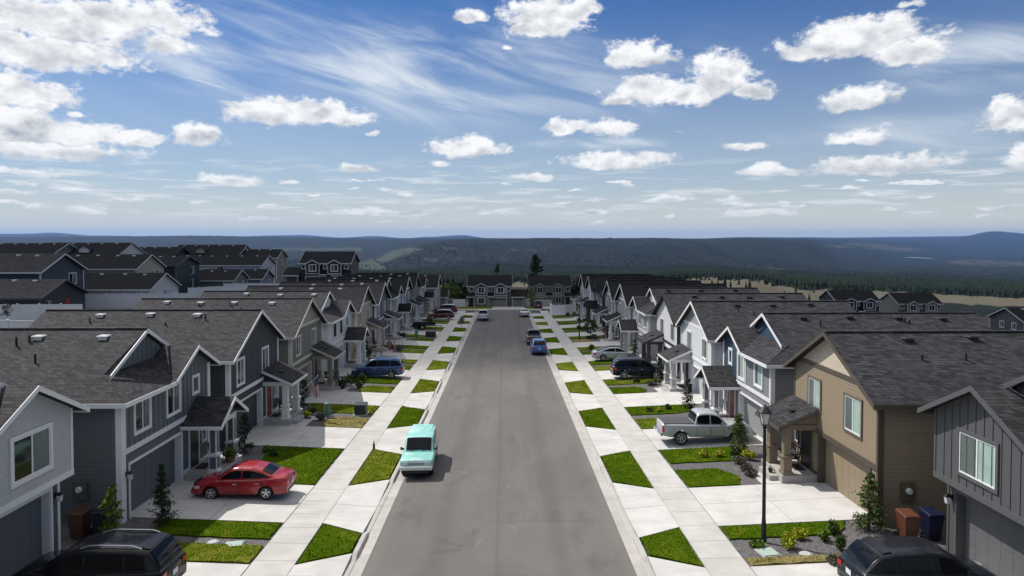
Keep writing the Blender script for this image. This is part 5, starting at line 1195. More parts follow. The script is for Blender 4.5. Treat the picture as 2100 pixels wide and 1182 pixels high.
    if sp.get('bed'):
        bb = MB(); xa_, xb_ = -.49 * L + .05, -.15 * L
        if cover: bb.box(xa_, xb_, -Wd / 2 * .84, Wd / 2 * .84, 1.15, 1.205); bb.build('bed_cover', plain('tonneau', (.06, .062, .066), .6), P)
        else: bb.box(xa_, xb_, -Wd / 2 * .8, Wd / 2 * .8, 1.15, 1.186); bb.build('bed_liner', BLACK, P)
    if kind == 'vintage':
        rb = MB(); pts = [(x, y, 1.755) for x, y in ((-.17 * L, .58), (-.17 * L, -.58))]
        rb.hull([(-.475 * L, -.62, 1.70), (-.15 * L, -.62, 1.70), (-.15 * L, .62, 1.70), (-.475 * L, .62, 1.70)], [(-.45 * L, -.56, 1.775), (-.165 * L, -.56, 1.765), (-.165 * L, .56, 1.765), (-.45 * L, .56, 1.775)]); rb.build('raised_roof', col, P, bevel=.04)
        wp = MB(); wx = x1 + .0
        for y0 in (-.35, .2): wp.tube([(wx + .03, y0 - .05, ztop(wx) + .05), (wx - .1, y0 + .36, ztop(wx) + .21)], .012, 5)
        wp.build('wiper', BLACK, P)
    if kind in ('suv', 'big_suv', 'crossover'):
        sb = MB(); xr = xat(peak - .07, False); sb.hull([(xr - .17, -.6, peak - .10), (xr + .1, -.62, peak - .05), (xr + .1, .62, peak - .05), (xr - .17, .6, peak - .10)], [(xr - .18, -.6, peak - .06), (xr + .1, -.62, peak + .0), (xr + .1, .62, peak + .0), (xr - .18, .6, peak - .06)]); sb.build('spoiler', roofcol or col, P, bevel=.015)
    # wheels: tyre, rim with spokes
    for w in wxs:
        for sd_ in (1, -1):
            yc = sd_ * (hw(w) - .13); wm = MB(lambda a, b, c, yc=yc, sd_=sd_, w=w: (w + a, yc + sd_ * c, wr + b))
            wm.lathe((0, 0, 0), [(wr * .62, -.1), (wr * .93, -.11), (wr, -.08), (wr, .07), (wr * .94, .105), (wr * .66, .11), (wr * .62, .06)], 26)
            wo = wm.build('wheel', RUBBER, P, smooth=True)
            rm = MB(lambda a, b, c, yc=yc, sd_=sd_, w=w: (w + a, yc + sd_ * c, wr + b)); rm.lathe((0, 0, 0), [(wr * .62, -.02), (wr * .66, .09), (wr * .69, .112), (wr * .62, .112), (wr * .58, .05), (wr * .2, .04)], 26, 1, True)
            for q in range(spoke):
                an = 2 * math.pi * q / spoke + .3; c_, s_ = math.cos(an), math.sin(an); wv = wr * (.13 if spoke > 5 else .17)
                p = [(wr * .08, -wv * .7), (wr * .63, -wv * 0.62), (wr * .63, wv * .62), (wr * .08, wv * .7)]
                P4 = [(a * c_ - b * s_, a * s_ + b * c_) for a, b in p]; rm.hull([(a, b, .06) for a, b in P4], [(a, b, .1) for a, b in P4], 0)
            rm.lathe((0, 0, 0), [(wr * .17, .06), (wr * .17, .108), (wr * .1, .115)], 12, 0)
            rm.lathe((0, 0, 0), [(wr * .61, .095), (wr * .69, .114), (wr * .66, .118), (wr * .6, .105)], 26, 0, False)
            rm.build('rim', [rimm or ALLOY, BLACK], wo)
    return P
PI = math.pi
def fade_paint(m, c):
    """sun-bleached patches in old paint"""
    T = NT(m.node_tree); b = T.n['Principled BSDF']; src = b.inputs['Base Color'].links[0].from_socket
    n = T.noise(T.coord(), 1.6, 6, 0.65, 0.4); T.l.new(T.mixc(T.sstep(n, .42, .66, 0, .85), src, c), b.inputs['Base Color'])
PBLACK = paint('paint_black', (.004, .004, .007), .14); PRED = paint('paint_red', (.30, .008, .014), .2); PBLUE = paint('paint_blue', (.012, .055, .17), .2); PDKBLUE = paint('paint_midnight', (.008, .012, .028), .16)
PSILVER = paint('paint_silver', (.36, .38, .40), .25, .5); PTEAL = paint('paint_teal', (.22, .55, .50), .38); fade_paint(PTEAL, (.50, .66, .64)); PWHITE = paint('paint_white', (.6, .6, .6), .25); PGREY = paint('paint_grey', (.14, .135, .13), .25, .3); PDKRED = paint('paint_dark_red', (.10, .006, .012), .2); PGRAPH = paint('paint_graphite', (.012, .014, .02), .18)
PPICK = paint('paint_pickup_silver', (.42, .44, .47), .28, .2); PVIVID = paint('paint_vivid_blue', (.01, .09, .32), .2); PPALE = paint('paint_pale_silver', (.46, .48, .50), .25, .4)
car('big_suv', 'parked_car', 'black SUV with roof rails in the driveway of the pale shingled house', 'car', PBLACK, -13.1, 21.85, PI, 'cars in the driveways', rails=CHROME, scale=1.0)
car('sedan', 'parked_car', 'red sedan parked outside the blue-grey house', 'car', PRED, -11.95, 31.35, PI, 'cars in the driveways', scale=.95)
car('suv', 'parked_car', 'blue estate car with roof rails in front of the white house', 'car', PBLUE, -11.4, 61.9, PI, 'cars in the driveways', rails=True)
car('crossover', 'parked_car', 'dark red car outside the taupe house', 'car', PDKRED, -10.9, 118.3, PI, 'cars in the driveways', roofcol=PSILVER)
car('crossover', 'parked_car', 'silver and maroon hatchback half hidden behind the dark red car', 'car', PDKRED, -11.2, 130.5, PI, 'cars in the driveways', roofcol=PPALE)
car('vintage', 'parked_car', 'pale turquoise boxy off-roader parked at the kerb facing the camera', 'car', PTEAL, -4.5, 36.45, -PI / 2 + .03, 'cars parked along the kerb', rimm=plain('steel_rim', (.3, .3, .3), .5))
car('pickup', 'parked_truck', 'white pickup far down the road at the left kerb', 'pickup truck', PWHITE, -3.6, 119.5, PI / 2, 'cars parked along the kerb')
car('pickup', 'parked_truck', 'silver double-cab pickup with a covered bed in a driveway', 'pickup truck', PPICK, 11.9, 40.05, 0, 'cars in the driveways', cover=True, spoke=6)
car('big_suv', 'parked_car', 'dark navy SUV with one red taillight showing beside the pale blue house', 'car', PDKBLUE, 12.1, 61.0, 0, 'cars in the driveways', scale=.97, rails=CHROME)
car('coupe', 'parked_car', 'silver saloon with a black roof beyond the navy SUV', 'car', PPALE, 11.75, 71.4, 0, 'cars in the driveways', roofcol=PBLACK)
car('crossover', 'parked_car', 'bright blue hatchback at the right kerb, seen from behind', 'car', PVIVID, 4.05, 79.1, PI / 2, 'cars parked along the kerb')
car('pickup', 'parked_truck', 'brown-grey pickup at the right kerb ahead of the bright blue car', 'pickup truck', PGREY, 3.85, 87.8, PI / 2, 'cars parked along the kerb', tail=RED_LENS)
car('sedan', 'parked_car', 'pale silver saloon at the far right end of the road', 'car', PPALE, 3.75, 126.5, PI / 2 + .06, 'cars parked along the kerb')
car('crossover', 'parked_car', 'dark graphite crossover beside the gravel bed under the street lamp', 'car', PGRAPH, 13.4, 21.45, 0, 'cars in the driveways', spoke=6)
car('suv', 'parked_car', 'maroon off-roader in front of the mushroom grey house', 'car', PDKRED, 7.6, 137.5 + 14, PI * .5, 'cars in the driveways', z=float(zr(151)) + .2)

# ------------------------------------------------------------------ street lamps
def street_lamp(X, Y, label):
    P = thing('street_lamp', label, 'street lamp', (X, Y, g(X, Y) - .05), 0, 'black street lamps'); h = 4.55
    a = MB(); a.lathe((0, 0, 0), [(.12, 0), (.12, .1), (.10, .16), (.095, .7), (.08, .8), (.07, 1.0), (.06, h - .1), (.085, h - .08), (.085, h - .03), (.05, h)], 16); a.build('pole', BLACK, P, smooth=True)
    f = MB(); f.lathe((0, 0, h), [(.05, 0), (.13, .03), (.13, .06), (.05, .07)], 8); f.lathe((0, 0, h + .52), [(.27, 0), (.27, .03), (.10, .22), (.045, .26), (.03, .29), (.012, .33)], 8)
    for k in range(4):
        an = PI / 4 + k * PI / 2; f.tube([(.13 * math.cos(an), .13 * math.sin(an), h + .05), (.225 * math.cos(an), .225 * math.sin(an), h + .53)], .014, 5)
    f.build('lantern_frame', BLACK, P)
    gl = MB(); gl.hull([(.11 * math.cos(PI / 4 + k * PI / 2), .11 * math.sin(PI / 4 + k * PI / 2), h + .071) for k in range(4)], [(.205 * math.cos(PI / 4 + k * PI / 2), .205 * math.sin(PI / 4 + k * PI / 2), h + .519) for k in range(4)]); gl.build('lantern_glass', LAMPGLASS, P)
    return P
street_lamp(10.06, 26.0, 'tall black street lamp in the gravel bed beside the tan house')
street_lamp(9.95, 89.5, 'distant black street lamp beside a small tree in front of the warm grey house')

# ------------------------------------------------------------------ white fences
def fence(pts, label, h=1.83, group='white vinyl fences', zf=None):
    x0, y0 = pts[0]; P = thing('vinyl_fence', label, 'fence', (x0, y0, g(x0, y0) if zf is None else zf(x0, y0)), 0, group); ox, oy, oz = P.location
    for (xa, ya), (xb, yb) in zip(pts[:-1], pts[1:]):
        L = math.hypot(xb - xa, yb - ya); n = max(1, round(L / 2.4)); mb = MB(); nx, ny = -(yb - ya) / L * .02, (xb - xa) / L * .02
        for i in range(n):
            q = []
            for t in (i / n, (i + 1) / n): x, y = xa + (xb - xa) * t, ya + (yb - ya) * t; q.append((x - ox, y - oy, (g(x, y) if zf is None else zf(x, y)) - oz))
            (ax, ay, az_), (bx, by, bz) = q
            mb.hull([(ax - nx, ay - ny, az_ - .3), (bx - nx, by - ny, bz - .3), (bx + nx, by + ny, bz - .3), (ax + nx, ay + ny, az_ - .3)], [(ax - nx, ay - ny, az_ + h - .1), (bx - nx, by - ny, bz + h - .1), (bx + nx, by + ny, bz + h - .1), (ax + nx, ay + ny, az_ + h - .1)])
            mb.hull([(ax - nx * 2, ay - ny * 2, az_ + h - .099), (bx - nx * 2, by - ny * 2, bz + h - .099), (bx + nx * 2, by + ny * 2, bz + h - .099), (ax + nx * 2, ay + ny * 2, az_ + h - .099)], [(ax - nx * 2, ay - ny * 2, az_ + h), (bx - nx * 2, by - ny * 2, bz + h), (bx + nx * 2, by + ny * 2, bz + h), (ax + nx * 2, ay + ny * 2, az_ + h)])
            pm = MB(); pm.box(ax - .065, ax + .065, ay - .065, ay + .065, az_ - .3, az_ + h + .06); pm.hull([(ax - .085, ay - .085, az_ + h + .06), (ax + .085, ay - .085, az_ + h + .06), (ax + .085, ay + .085, az_ + h + .06), (ax - .085, ay + .085, az_ + h + .06)], [(ax - .01, ay - .01, az_ + h + .14), (ax + .01, ay - .01, az_ + h + .14), (ax + .01, ay + .01, az_ + h + .14), (ax - .01, ay + .01, az_ + h + .14)]); pm.build('fence_post', VINYL, P)
        mb.build('fence_panel', VINYL, P)
    return P
fence([(-68, 78.5), (-48.6, 79.2)], 'white fence in front of the iron grey house with the red door')
fence([(-66, 59.5), (-43.2, 59.8), (-37.5, 60.3)], 'white fence stepping down the bank at the left edge')
fence([(-63, 100), (-50.5, 100.4), (-46.5, 103)], 'white fence in front of the single-storey white house')
fence([(-54.3, 118), (-52, 124.5), (-43, 125)], 'white fence to the right of the white house behind the roofs')
fence([(-57, 139.5), (-44, 140)], 'long white fence in front of the low grey-green house')
fence([(-56, 152), (-43.5, 152.5)], 'white fence in front of the low misty blue house')
fence([(8.95, 131.5), (9.1, 127.0), (11.4, 126.3), (13.4, 128.6)], 'curved white fence at the far right end of the pavement')
fence([(-11.8, 158.4), (-8.9, 158.4)], 'short white fence left of the brown house at the road end', zf=lambda x, y: float(zr(y)) + .2)
fence([(4.9, 161), (6.3, 161)], 'short white fence between the two houses facing down the road', zf=lambda x, y: float(zr(y)) + .2)

# ------------------------------------------------------------------ plants
def leafm(name, c, var=.45):
    key = ('l', name)
    if key in MATS: return MATS[key]
    m, T, b = newmat(name); n = T.noise(T.coord(), 7.0, 4, 0.65); n2 = T.noise(T.coord(), 2.2, 3, 0.6)
    col = T.mixc(n, hsv(c, 1 - var), hsv(c, 1 + var)); col = T.mixc(T.mul(n2, .4), col, (c[0] * .8, c[1] * .9, c[2] * .7))
    setc(T, b, col); b.inputs['Roughness'].default_value = .7; b.inputs['Specular IOR Level'].default_value = .25
    MATS[key] = m; return m
BARK = plain('bark', (.09, .07, .055), .9, var=.3, scale=9)
def leaf(mb, p, size, r, droop=0.0, aspect=.5, up=None):
    d = Vector((r.gauss(0, 1), r.gauss(0, 1), r.gauss(0, 1) - droop)).normalized(); q = d.cross(Vector((r.gauss(0, 1), r.gauss(0, 1), r.gauss(0, 1)))).normalized()
    a = d * size; b = q * size * aspect; p = Vector(p)
    mb.poly([tuple(p - b * .3), tuple(p + a * .5 - b), tuple(p + a), tuple(p + a * .5 + b)])
def bush(name, label, X, Y, rad, h, mat, n=420, cat='shrub', group=None, seed=0, lf=.07, z=None, stem=True):
    r = random.Random(seed + int(X * 31 + Y * 17)); P = thing(name, label, cat, (X, Y, g(X, Y) - .04 if z is None else z), 0, group); mb = MB()
    lobes = [(r.uniform(-.45, .45) * rad, r.uniform(-.45, .45) * rad, h * r.uniform(.35, .75), rad * r.uniform(.45, .7)) for _ in range(6)]
    for _ in range(n):
        cx, cy, cz, cr = r.choice(lobes); v = Vector((r.gauss(0, 1), r.gauss(0, 1), r.gauss(0, 1))).normalized() * cr * r.uniform(.55, 1.02)
        p = (cx + v.x, cy + v.y, max(.02, cz + v.z * (h / rad) * .55)); leaf(mb, p, lf * r.uniform(.6, 1.3), r)
    mb.build('foliage', mat, P, fix=False)
    if stem:
        s_ = MB()
        for k in range(4): a = r.uniform(0, 6.28); s_.tube([(0, 0, 0), (math.cos(a) * rad * .3, math.sin(a) * rad * .3, h * .5)], [.025, .01], 5)
        s_.build('stem', BARK, P)
    return P
def spire(name, label, X, Y, h, rad, mat, n=1500, cat='tree', group=None, seed=0, lf=.11, droop=.6, power=.8, z=None, gaps=.25, base=.05, weep=0):
    """narrow evergreen: trunk, limbs in whorls, needles hung on them"""
    r = random.Random(seed + int(X * 13 + Y * 7)); P = thing(name, label, cat, (X, Y, g(X, Y) - .04 if z is None else z), 0, group)
    t = MB(); t.tube([(0, 0, 0), (r.uniform(-.03, .03), r.uniform(-.03, .03), h * .5), (0, 0, h * .97)], [h * .018 + .012, h * .011 + .008, .008], 7); mb = MB()
    nb = max(26, int(n / 45))
    for k in range(nb):
        f = base + (1 - base) * (k + r.random()) / nb; z0 = f * h; L = rad * ((1 - f) ** power + .07) * r.uniform(.55, 1.2); an = r.uniform(0, 6.28); el = r.uniform(-.1, .55) - weep
        if r.random() < gaps * .4: continue
        tip = (math.cos(an) * L, math.sin(an) * L, z0 + L * el); t.tube([(0, 0, z0), tip], [.012 + h * .002, .004], 4)
        for q in range(int(n / nb)):
            u = r.uniform(.2, 1.05) ** .7; sp = .16 * L + .02
            leaf(mb, (tip[0] * u + r.gauss(0, sp), tip[1] * u + r.gauss(0, sp), z0 + (tip[2] - z0) * u + r.gauss(0, sp * .6)), lf * r.uniform(.6, 1.3), r, droop, .38)
    t.build('trunk', BARK, P); mb.build('crown', mat, P, fix=False); return P
def tree(name, label, X, Y, h, rad, mat, n=2500, group=None, seed=0, lf=.3, trunk=.35, z=None, cat='tree'):
    """broad-leaved or old pine: forked trunk, clumps of leaves at the branch ends"""
    r = random.Random(seed + int(X * 11 + Y * 5)); P = thing(name, label, cat, (X, Y, g(X, Y) - .1 if z is None else z), 0, group); t = MB(); mb = MB()
    t.tube([(0, 0, 0), (r.uniform(-.1, .1), r.uniform(-.1, .1), h * .5), (r.uniform(-.2, .2), 0, h * .93)], [h * .022, h * .014, .02], 8); cl = []
    for k in range(34):
        f = trunk + (1 - trunk) * (k + r.random()) / 34; an = r.uniform(0, 6.28); prof = math.sin(min(1, (1 - f) / (1 - trunk) * .85 + .18) * PI * .62); L = rad * prof * r.uniform(.45, 1.1)
        p = (math.cos(an) * L, math.sin(an) * L, f * h + L * r.uniform(-.1, .4)); t.tube([(0, 0, f * h - L * .25), p], [h * .006, .015], 5); cl.append((p, rad * r.uniform(.16, .34)))
    for _ in range(n):
        p, c = r.choice(cl); v = Vector((r.gauss(0, 1), r.gauss(0, 1), r.gauss(0, .7))); v = v.normalized() * c * r.uniform(.3, 1.1); leaf(mb, (p[0] + v.x, p[1] + v.y, p[2] + v.z), lf * r.uniform(.6, 1.3), r)
    t.build('trunk', BARK, P); mb.build('crown', mat, P, fix=False); return P
LIME = leafm('leaf_lime', (.31, .33, .02)); LGREEN = leafm('leaf_light_green', (.10, .16, .02)); MID = leafm('leaf_mid_green', (.045, .075, .016)); DARK = leafm('needle_dark', (.022, .042, .016)); GREYL = leafm('leaf_greyish', (.13, .12, .09)); DKRED = leafm('leaf_dark_red', (.075, .012, .014)); SPRUCE = leafm('needle_spruce', (.085, .115, .03)); BRIGHT = leafm('leaf_bright', (.11, .16, .03)); PURPLE = leafm('leaf_grey_purple', (.10, .085, .08))
spire('young_tree', 'slim young tree with light green leaves in front of the blue bin', -14.95, 25.9, 2.15, .38, LGREEN, 900, seed=3, lf=.13, droop=.2, power=.35, base=.2)
spire('spruce', 'slim dark spruce with a bare tip beside the garage door of the blue-grey house', -13.85, 27.55, 2.5, .55, DARK, 3200, seed=1, lf=.075, droop=.9, power=1.0)
spire('spruce', 'weeping spruce at the corner of the tan house beside its garage lantern', 14.5, 26.6, 2.2, .55, SPRUCE, 3600, seed=5, lf=.085, droop=1.0, power=.5, weep=.3)
spire('spruce', 'weeping spruce beside the bonnet of the silver pickup', 13.0, 37.3, 2.25, .55, SPRUCE, 3600, seed=6, lf=.085, droop=1.0, power=.5, weep=.3)
spire('spruce', 'thin spruce between the pickup and the pale blue house', 13.15, 48.2, 2.2, .42, DARK, 1100, seed=7, lf=.11, droop=1.0, power=.45, weep=.3)
spire('spruce', 'thin spruce in front of the navy SUV beside the pale blue house porch', 13.35, 58.2, 2.6, .42, DARK, 1000, seed=8, lf=.11, droop=1.0, power=.45, weep=.3)
spire('spruce', 'small spruce in front of the light grey house beside the silver saloon', 13.3, 69.4, 2.4, .4, MID, 800, seed=9, lf=.11, droop=1.0, power=.45, weep=.3)
for k, (y, lab) in enumerate(((37.6, 'dark spruce at the near corner of the charcoal house'), (48.6, 'dark spruce at the near corner of the olive house behind the flag'), (71.0, 'dark spruce at the near corner of the beige house'))): spire('spruce', lab, -14.3, y, 2.2, .5, DARK, 900, seed=20 + k, lf=.11, droop=1.0, power=.6)
near = [
 ('lime green shrub in gravel right of the street lamp foot', 10.75, 25.35, .3, .62, LIME), ('golden shrub at the lawn edge behind the lime one', 11.55, 26.15, .28, .38, LIME), ('thin green shrub between golden shrub and crossover', 12.35, 25.85, .22, .4, LGREEN), ('low orange-green shrub on the edge of the dry grass', 11.75, 23.95, .26, .28, GREYL), ('dark shrub behind the tailgate of the crossover', 12.95, 26.3, .25, .55, MID), ('dark upright shrub beside the number plate of the crossover', 12.55, 25.0, .22, .5, MID), ('weedy green tuft at the foot of the street lamp', 9.6, 25.6, .35, .22, LGREEN),
 ('round lime shrub in gravel nearest the pickup', 10.95, 36.9, .27, .42, LIME), ('second round lime shrub, closer to the weeping spruce', 11.75, 36.8, .27, .42, LIME), ('large lime shrub at the foot of the weeping spruce', 13.15, 36.1, .42, .5, LIME), ('small lime shrub by the far porch post of the tan house', 14.3, 36.3, .3, .42, LIME), ('green shrub near the porch step of the tan house', 13.6, 34.8, .3, .4, LGREEN), ('grey-leaved shrub in the middle of the bed by the tan house', 12.4, 35.6, .42, .4, GREYL), ('grey-purple low shrub beside the path of the tan house', 12.35, 34.3, .36, .34, PURPLE), ('grey-purple low shrub next to the drive of the tan house', 12.35, 33.6, .33, .3, PURPLE), ('dark little shrub behind the lime pair', 12.6, 36.9, .24, .36, MID),
 ('yellow-lime shrub behind the pickup bed', 11.0, 47.8, .3, .36, LIME), ('dark round shrub left of the yellow-lime one', 10.3, 47.8, .25, .32, MID), ('dark round shrub right of the yellow-lime one', 11.8, 48.3, .28, .38, MID), ('dark shrub in the bed before the navy SUV', 11.5, 58.7, .32, .45, MID), ('light green shrub by the white columns of the pale blue house', 12.9, 57.6, .38, .55, LGREEN), ('reddish shrub in the gravel before the pale blue house', 12.4, 57.3, .4, .4, GREYL), ('green shrub on the lawn behind the silver saloon', 10.3, 79.7, .4, .7, LGREEN),
 ('green shrub beside the lit planter of the blue-grey house', -13.3, 38.0, .3, .35, LGREEN), ('dark shrub near the red sedan boot', -12.6, 37.2, .3, .4, MID), ('rounded dark shrub in the bed past the flag', -13.3, 47.0, .35, .55, MID), ('golden shrub under the flag', -13.4, 46.2, .28, .4, LIME), ('grey-purple shrub beside the path of the charcoal house', -12.3, 45.7, .4, .4, PURPLE), ('grey shrub on the gravel strip of the charcoal house', -12.0, 46.8, .35, .35, GREYL),
 ('peach-coloured shrub before the olive house porch', -13.0, 57.7, .35, .5, GREYL), ('dark leafy shrub near the bonnet of the blue car', -13.2, 59.2, .55, .8, MID), ('green shrub by the drive of the blue car', -12.5, 60.1, .4, .5, LGREEN), ('grey shrub on the gravel before the olive house', -12.2, 57.0, .4, .4, PURPLE),
 ('large dark climbing shrub at the white house porch', -14.6, 69.7, .75, 1.9, MID), ('dense dark shrub between the white and beige houses', -13.9, 70.9, .8, 1.5, MID), ('dark low shrub near the beige house drive', -12.9, 79.9, .5, .6, MID), ('grey low shrub in the bed before the beige house', -12.1, 79.0, .45, .4, GREYL)]
for k, (lab, X, Y, rad, h, mat) in enumerate(near): bush('shrub', lab, X, Y, rad, h, mat, 620 if Y < 50 else 350, seed=k, lf=.085 if Y < 50 else .13, group='shrubs in the front beds')
for s_, ys, lab in ((-1, LY[4:], 'small dark shrub in a far bed on the left of the road'), (1, RY[5:], 'small dark shrub in a far bed on the right of the road')):
    for y in ys:
        for k in range(3): bush('shrub', lab, XC + s_ * rnd.uniform(11.4, 14.2), y + 8.6 + rnd.uniform(-1.3, 1.6), rnd.uniform(.3, .55), rnd.uniform(.35, .8), rnd.choice([MID, DARK, GREYL]), 140, group='shrubs in the far beds', seed=k, lf=.2, stem=False)
bush('shrub', 'dark red shrub filling the porch front of the warm grey house', 13.6, 88.0, .8, 1.9, DKRED, 600, seed=90, lf=.2)
tree('young_tree', 'small round-headed tree beside the distant street lamp', 11.7, 91.2, 2.3, .9, MID, 700, seed=91, lf=.18)
tree('young_tree', 'sapling with brown leaves on the grass strip before the white pickup', -6.6, 106.6, 1.7, .5, GREYL, 350, seed=92, lf=.16)
tree('young_tree', 'thin yellow-leaved tree in front of the mushroom grey house', 6.3, 158.0, 4.6, 1.2, BRIGHT, 700, seed=93, lf=.22)
tree('young_tree', 'spindly bare-looking sapling behind the white fence at the left', -55.5, 76.8, 2.2, .6, GREYL, 220, seed=94, lf=.15)
zt = lambda X, Y: float(land_z(X, Y)) - .3
spire('pine', 'tall pine standing behind the mushroom grey house', 8.9, 192, hz(524, 192) - zt(8.9, 192), 3.0, DARK, 4200, seed=101, lf=.5, droop=.1, power=.62, z=zt(8.9, 192), gaps=1.1, weep=-.1)
spire('pine', 'slender pine poking above the roof of the brown house', -2.1, 226, hz(541, 226) - zt(-2.1, 226), 1.9, DARK, 1700, seed=102, lf=.5, droop=.1, power=.6, z=zt(-2.1, 226), gaps=1.2, weep=-.1)
for k, (px, top, Y, rad, mat, nm, lab) in enumerate(((919, 586, 176, 2.6, BRIGHT, 'tree', 'light green tree at the far left end of the road'), (932, 592, 183, 2.0, MID, 'tree', 'mid green tree right of the light green one'), (943, 583, 190, 1.7, DARK, 'pine', 'dark pine left of the brown house'), (953, 590, 182, 1.7, DARK, 'pine', 'dark bushy pine touching the brown house'), (1084, 594, 186, 1.6, DARK, 'pine', 'dark pine in the gap between the two facing houses'), (1073, 604, 180, 1.6, MID, 'tree', 'bushy tree in the gap between the two facing houses'), (1190, 570, 168, 2.3, DARK, 'pine', 'dark pine behind the far end of the right row'), (1170, 588, 172, 2.4, MID, 'tree', 'leafy tree right of the mushroom grey house'), (1203, 580, 180, 1.8, MID, 'pine', 'slim pine behind the chalk white house'))):
    X = (px - 1033) * Y / F; zz = zt(X, Y); (spire if nm == 'pine' else tree)(nm, lab, X, Y, hz(top, Y) - zz, rad, mat, 2200, seed=110 + k, lf=.5, z=zz, group='trees beyond the road end')
# ------------------------------------------------------------------ bins, boxes, porch furniture, flags, people
def bin_(label, X, Y, rot, col, lidc=None, z=None):
    P = thing('wheeled_bin', label, 'bin', (X, Y, g(X, Y) - .03 if z is None else z), rot, 'wheeled bins'); m = plain('bin_' + col[0], col[1], .45); h = 1.0
    a = MB(); a.hull([(-.22, -.25, .06), (.22, -.25, .06), (.22, .24, .06), (-.22, .24, .06)], [(-.29, -.34, h), (.29, -.34, h), (.29, .36, h), (-.29, .36, h)]); a.box(-.31, .31, -.36, -.341, h - .09, h - .02); a.build('body', m, P, bevel=.03)
    l = MB(); l.hull([(-.31, -.37, h + .002), (.31, -.37, h + .002), (.31, .38, h + .03), (-.31, .38, h + .03)], [(-.27, -.33, h + .07), (.27, -.33, h + .07), (.27, .34, h + .12), (-.27, .34, h + .12)]); l.build('lid', m, P, bevel=.02)
    q = MB(); q.tube([(-.26, .44, h - .04), (.26, .44, h - .04)], .02, 8); q.box(-.25, -.2, .36, .44, h - .06, h - .02); q.box(.2, .25, .36, .44, h - .06, h - .02); q.build('handle', m, P)
    for s_ in (-.27, .27): w = MB(); w.tube([(s_ - .04, .27, .13), (s_ + .04, .27, .13)], .13, 16); w.build('wheel', RUBBER, P, smooth=True)
    st = MB(); st.poly([(-.14, -.1, h + .085), (.12, -.1, h + .085), (.12, .1, h + .1), (-.14, .1, h + .1)]); st.build('sticker', plain('sticker', (.62, .62, .6), .5), P); return P
BR, BL, OR, DKB = ('brown', (.06, .024, .016)), ('blue', (.005, .007, .034)), ('rust', (.10, .036, .018)), ('darkgrey', (.03, .03, .033))
bin_('brown bin beside the blue one under the blue-grey house', -16.35, 26.25, 0, BR); bin_('blue bin behind the slim young tree', -15.55, 26.4, 0, BL)
bin_('rust-coloured bin with papers on its lid beside the tan house', 15.4, 25.55, 0, OR); bin_('dark blue bin with stickers beside the rust-coloured one', 16.4, 25.7, 0, BL)
bin_('dark grey bin on the porch side of the olive house', -15.0, 58.4, 0, DKB); bin_('dark grey bin by the far fence at the left end of the road', -12.6, 153.5, 0, DKB, z=float(zr(153)) + .2)
def meter(label, X, Y, s):
    P = thing('electric_meter', label, 'meter', (X, Y, g(X, Y)), 0, 'meters on side walls'); m = plain('meter_' + ('l' if s < 0 else 'r'), (.085, .09, .09) if s < 0 else (.12, .09, .05), .5)
    a = MB(); a.box(-.28, .28, -.16, -.001, 1.0, 1.75); a.build('cabinet', m, P, bevel=.015); d = MB(lambda u, v, w: (u, -w, v)); d.lathe((0, 1.42, .16), [(.13, 0), (.13, .07), (.1, .11)], 16); d.build('dial', LAMPGLASS, P, smooth=True)
meter('grey meter cabinet on the side wall of the blue-grey house', -17.1, 27.6, -1); meter('brown meter cabinet on the side wall of the tan house', 16.2, 27.0, 1)
GREENU = plain('utility_green', (.10, .20, .15), .5)
def pedestal(label, X, Y, h=.95, r=.2):
    P = thing('utility_pedestal', label, 'utility box', (X, Y, g(X, Y) - .03), 0, 'green utility pedestals'); a = MB(); a.lathe((0, 0, 0), [(r, 0), (r, h), (r * .94, h + .03), (r * .6, h + .07)], 14); a.build('casing', GREENU, P, smooth=True); b = MB(); b.lathe((0, 0, 0), [(r + .06, 0), (r + .06, .07)], 14); b.build('base', CONC2, P)
pedestal('round green pedestal in the bed of the charcoal house', -12.0, 46.3); pedestal('round green pedestal on the lawn before the slate house', -11.6, 90.6, 1.15)
def box_(label, X, Y, w, d, h, mat, name='transformer_box'):
    P = thing(name, label, 'utility box', (X, Y, g(X, Y) - .03), 0); a = MB(); a.box(-w / 2, w / 2, -d / 2, d / 2, .06, h); a.build('cabinet', mat, P, bevel=.04); b = MB(); b.box(-w / 2 - .1, w / 2 + .1, -d / 2 - .1, d / 2 + .1, 0, .059); b.build('plinth', CONC2, P); c = MB(); c.hull([(-w / 2 - .02, -d / 2 - .02, h + .001), (w / 2 + .02, -d / 2 - .02, h + .001), (w / 2 + .02, d / 2, h + .001), (-w / 2 - .02, d / 2, h + .001)], [(-w / 2, -d / 2, h + .04), (w / 2, -d / 2, h + .04), (w / 2, d / 2, h + .09), (-w / 2, d / 2, h + .09)]); c.build('lid', mat, P)
box_('low dark green transformer box right of the green pedestal', -10.0, 47.6, .8, .8, .7, plain('transformer_green', (.02, .04, .03), .5)); box_('dark transformer box on the lawn before the slate house', -9.9, 92.4, 1.35, 1.0, .8, plain('transformer_dark', (.03, .032, .033), .5))
def lid(label, X, Y, rnd_, w=.6, d=.45):
    P = thing('ground_cover', label, 'access cover', (X, Y, g(X, Y) - .02), .2); a = MB()
    if rnd_: a.lathe((0, 0, 0), [(w / 2, 0), (w / 2, .05), (w / 2 - .03, .065)], 18)
    else: a.box(-w / 2, w / 2, -d / 2, d / 2, 0, .055)
    a.build('lid', plain('cover_%d' % rnd_, (.33, .42, .37) if not rnd_ else (.4, .41, .4), .6), P, bevel=.01); b = MB(); b.box(-w / 2 - .04, w / 2 + .04, -d / 2 - .04, d / 2 + .04, -.02, .02) if not rnd_ else b.lathe((0, 0, 0), [(w / 2 + .04, -.02), (w / 2 + .04, .02)], 18); b.build('rim', CONC2, P)
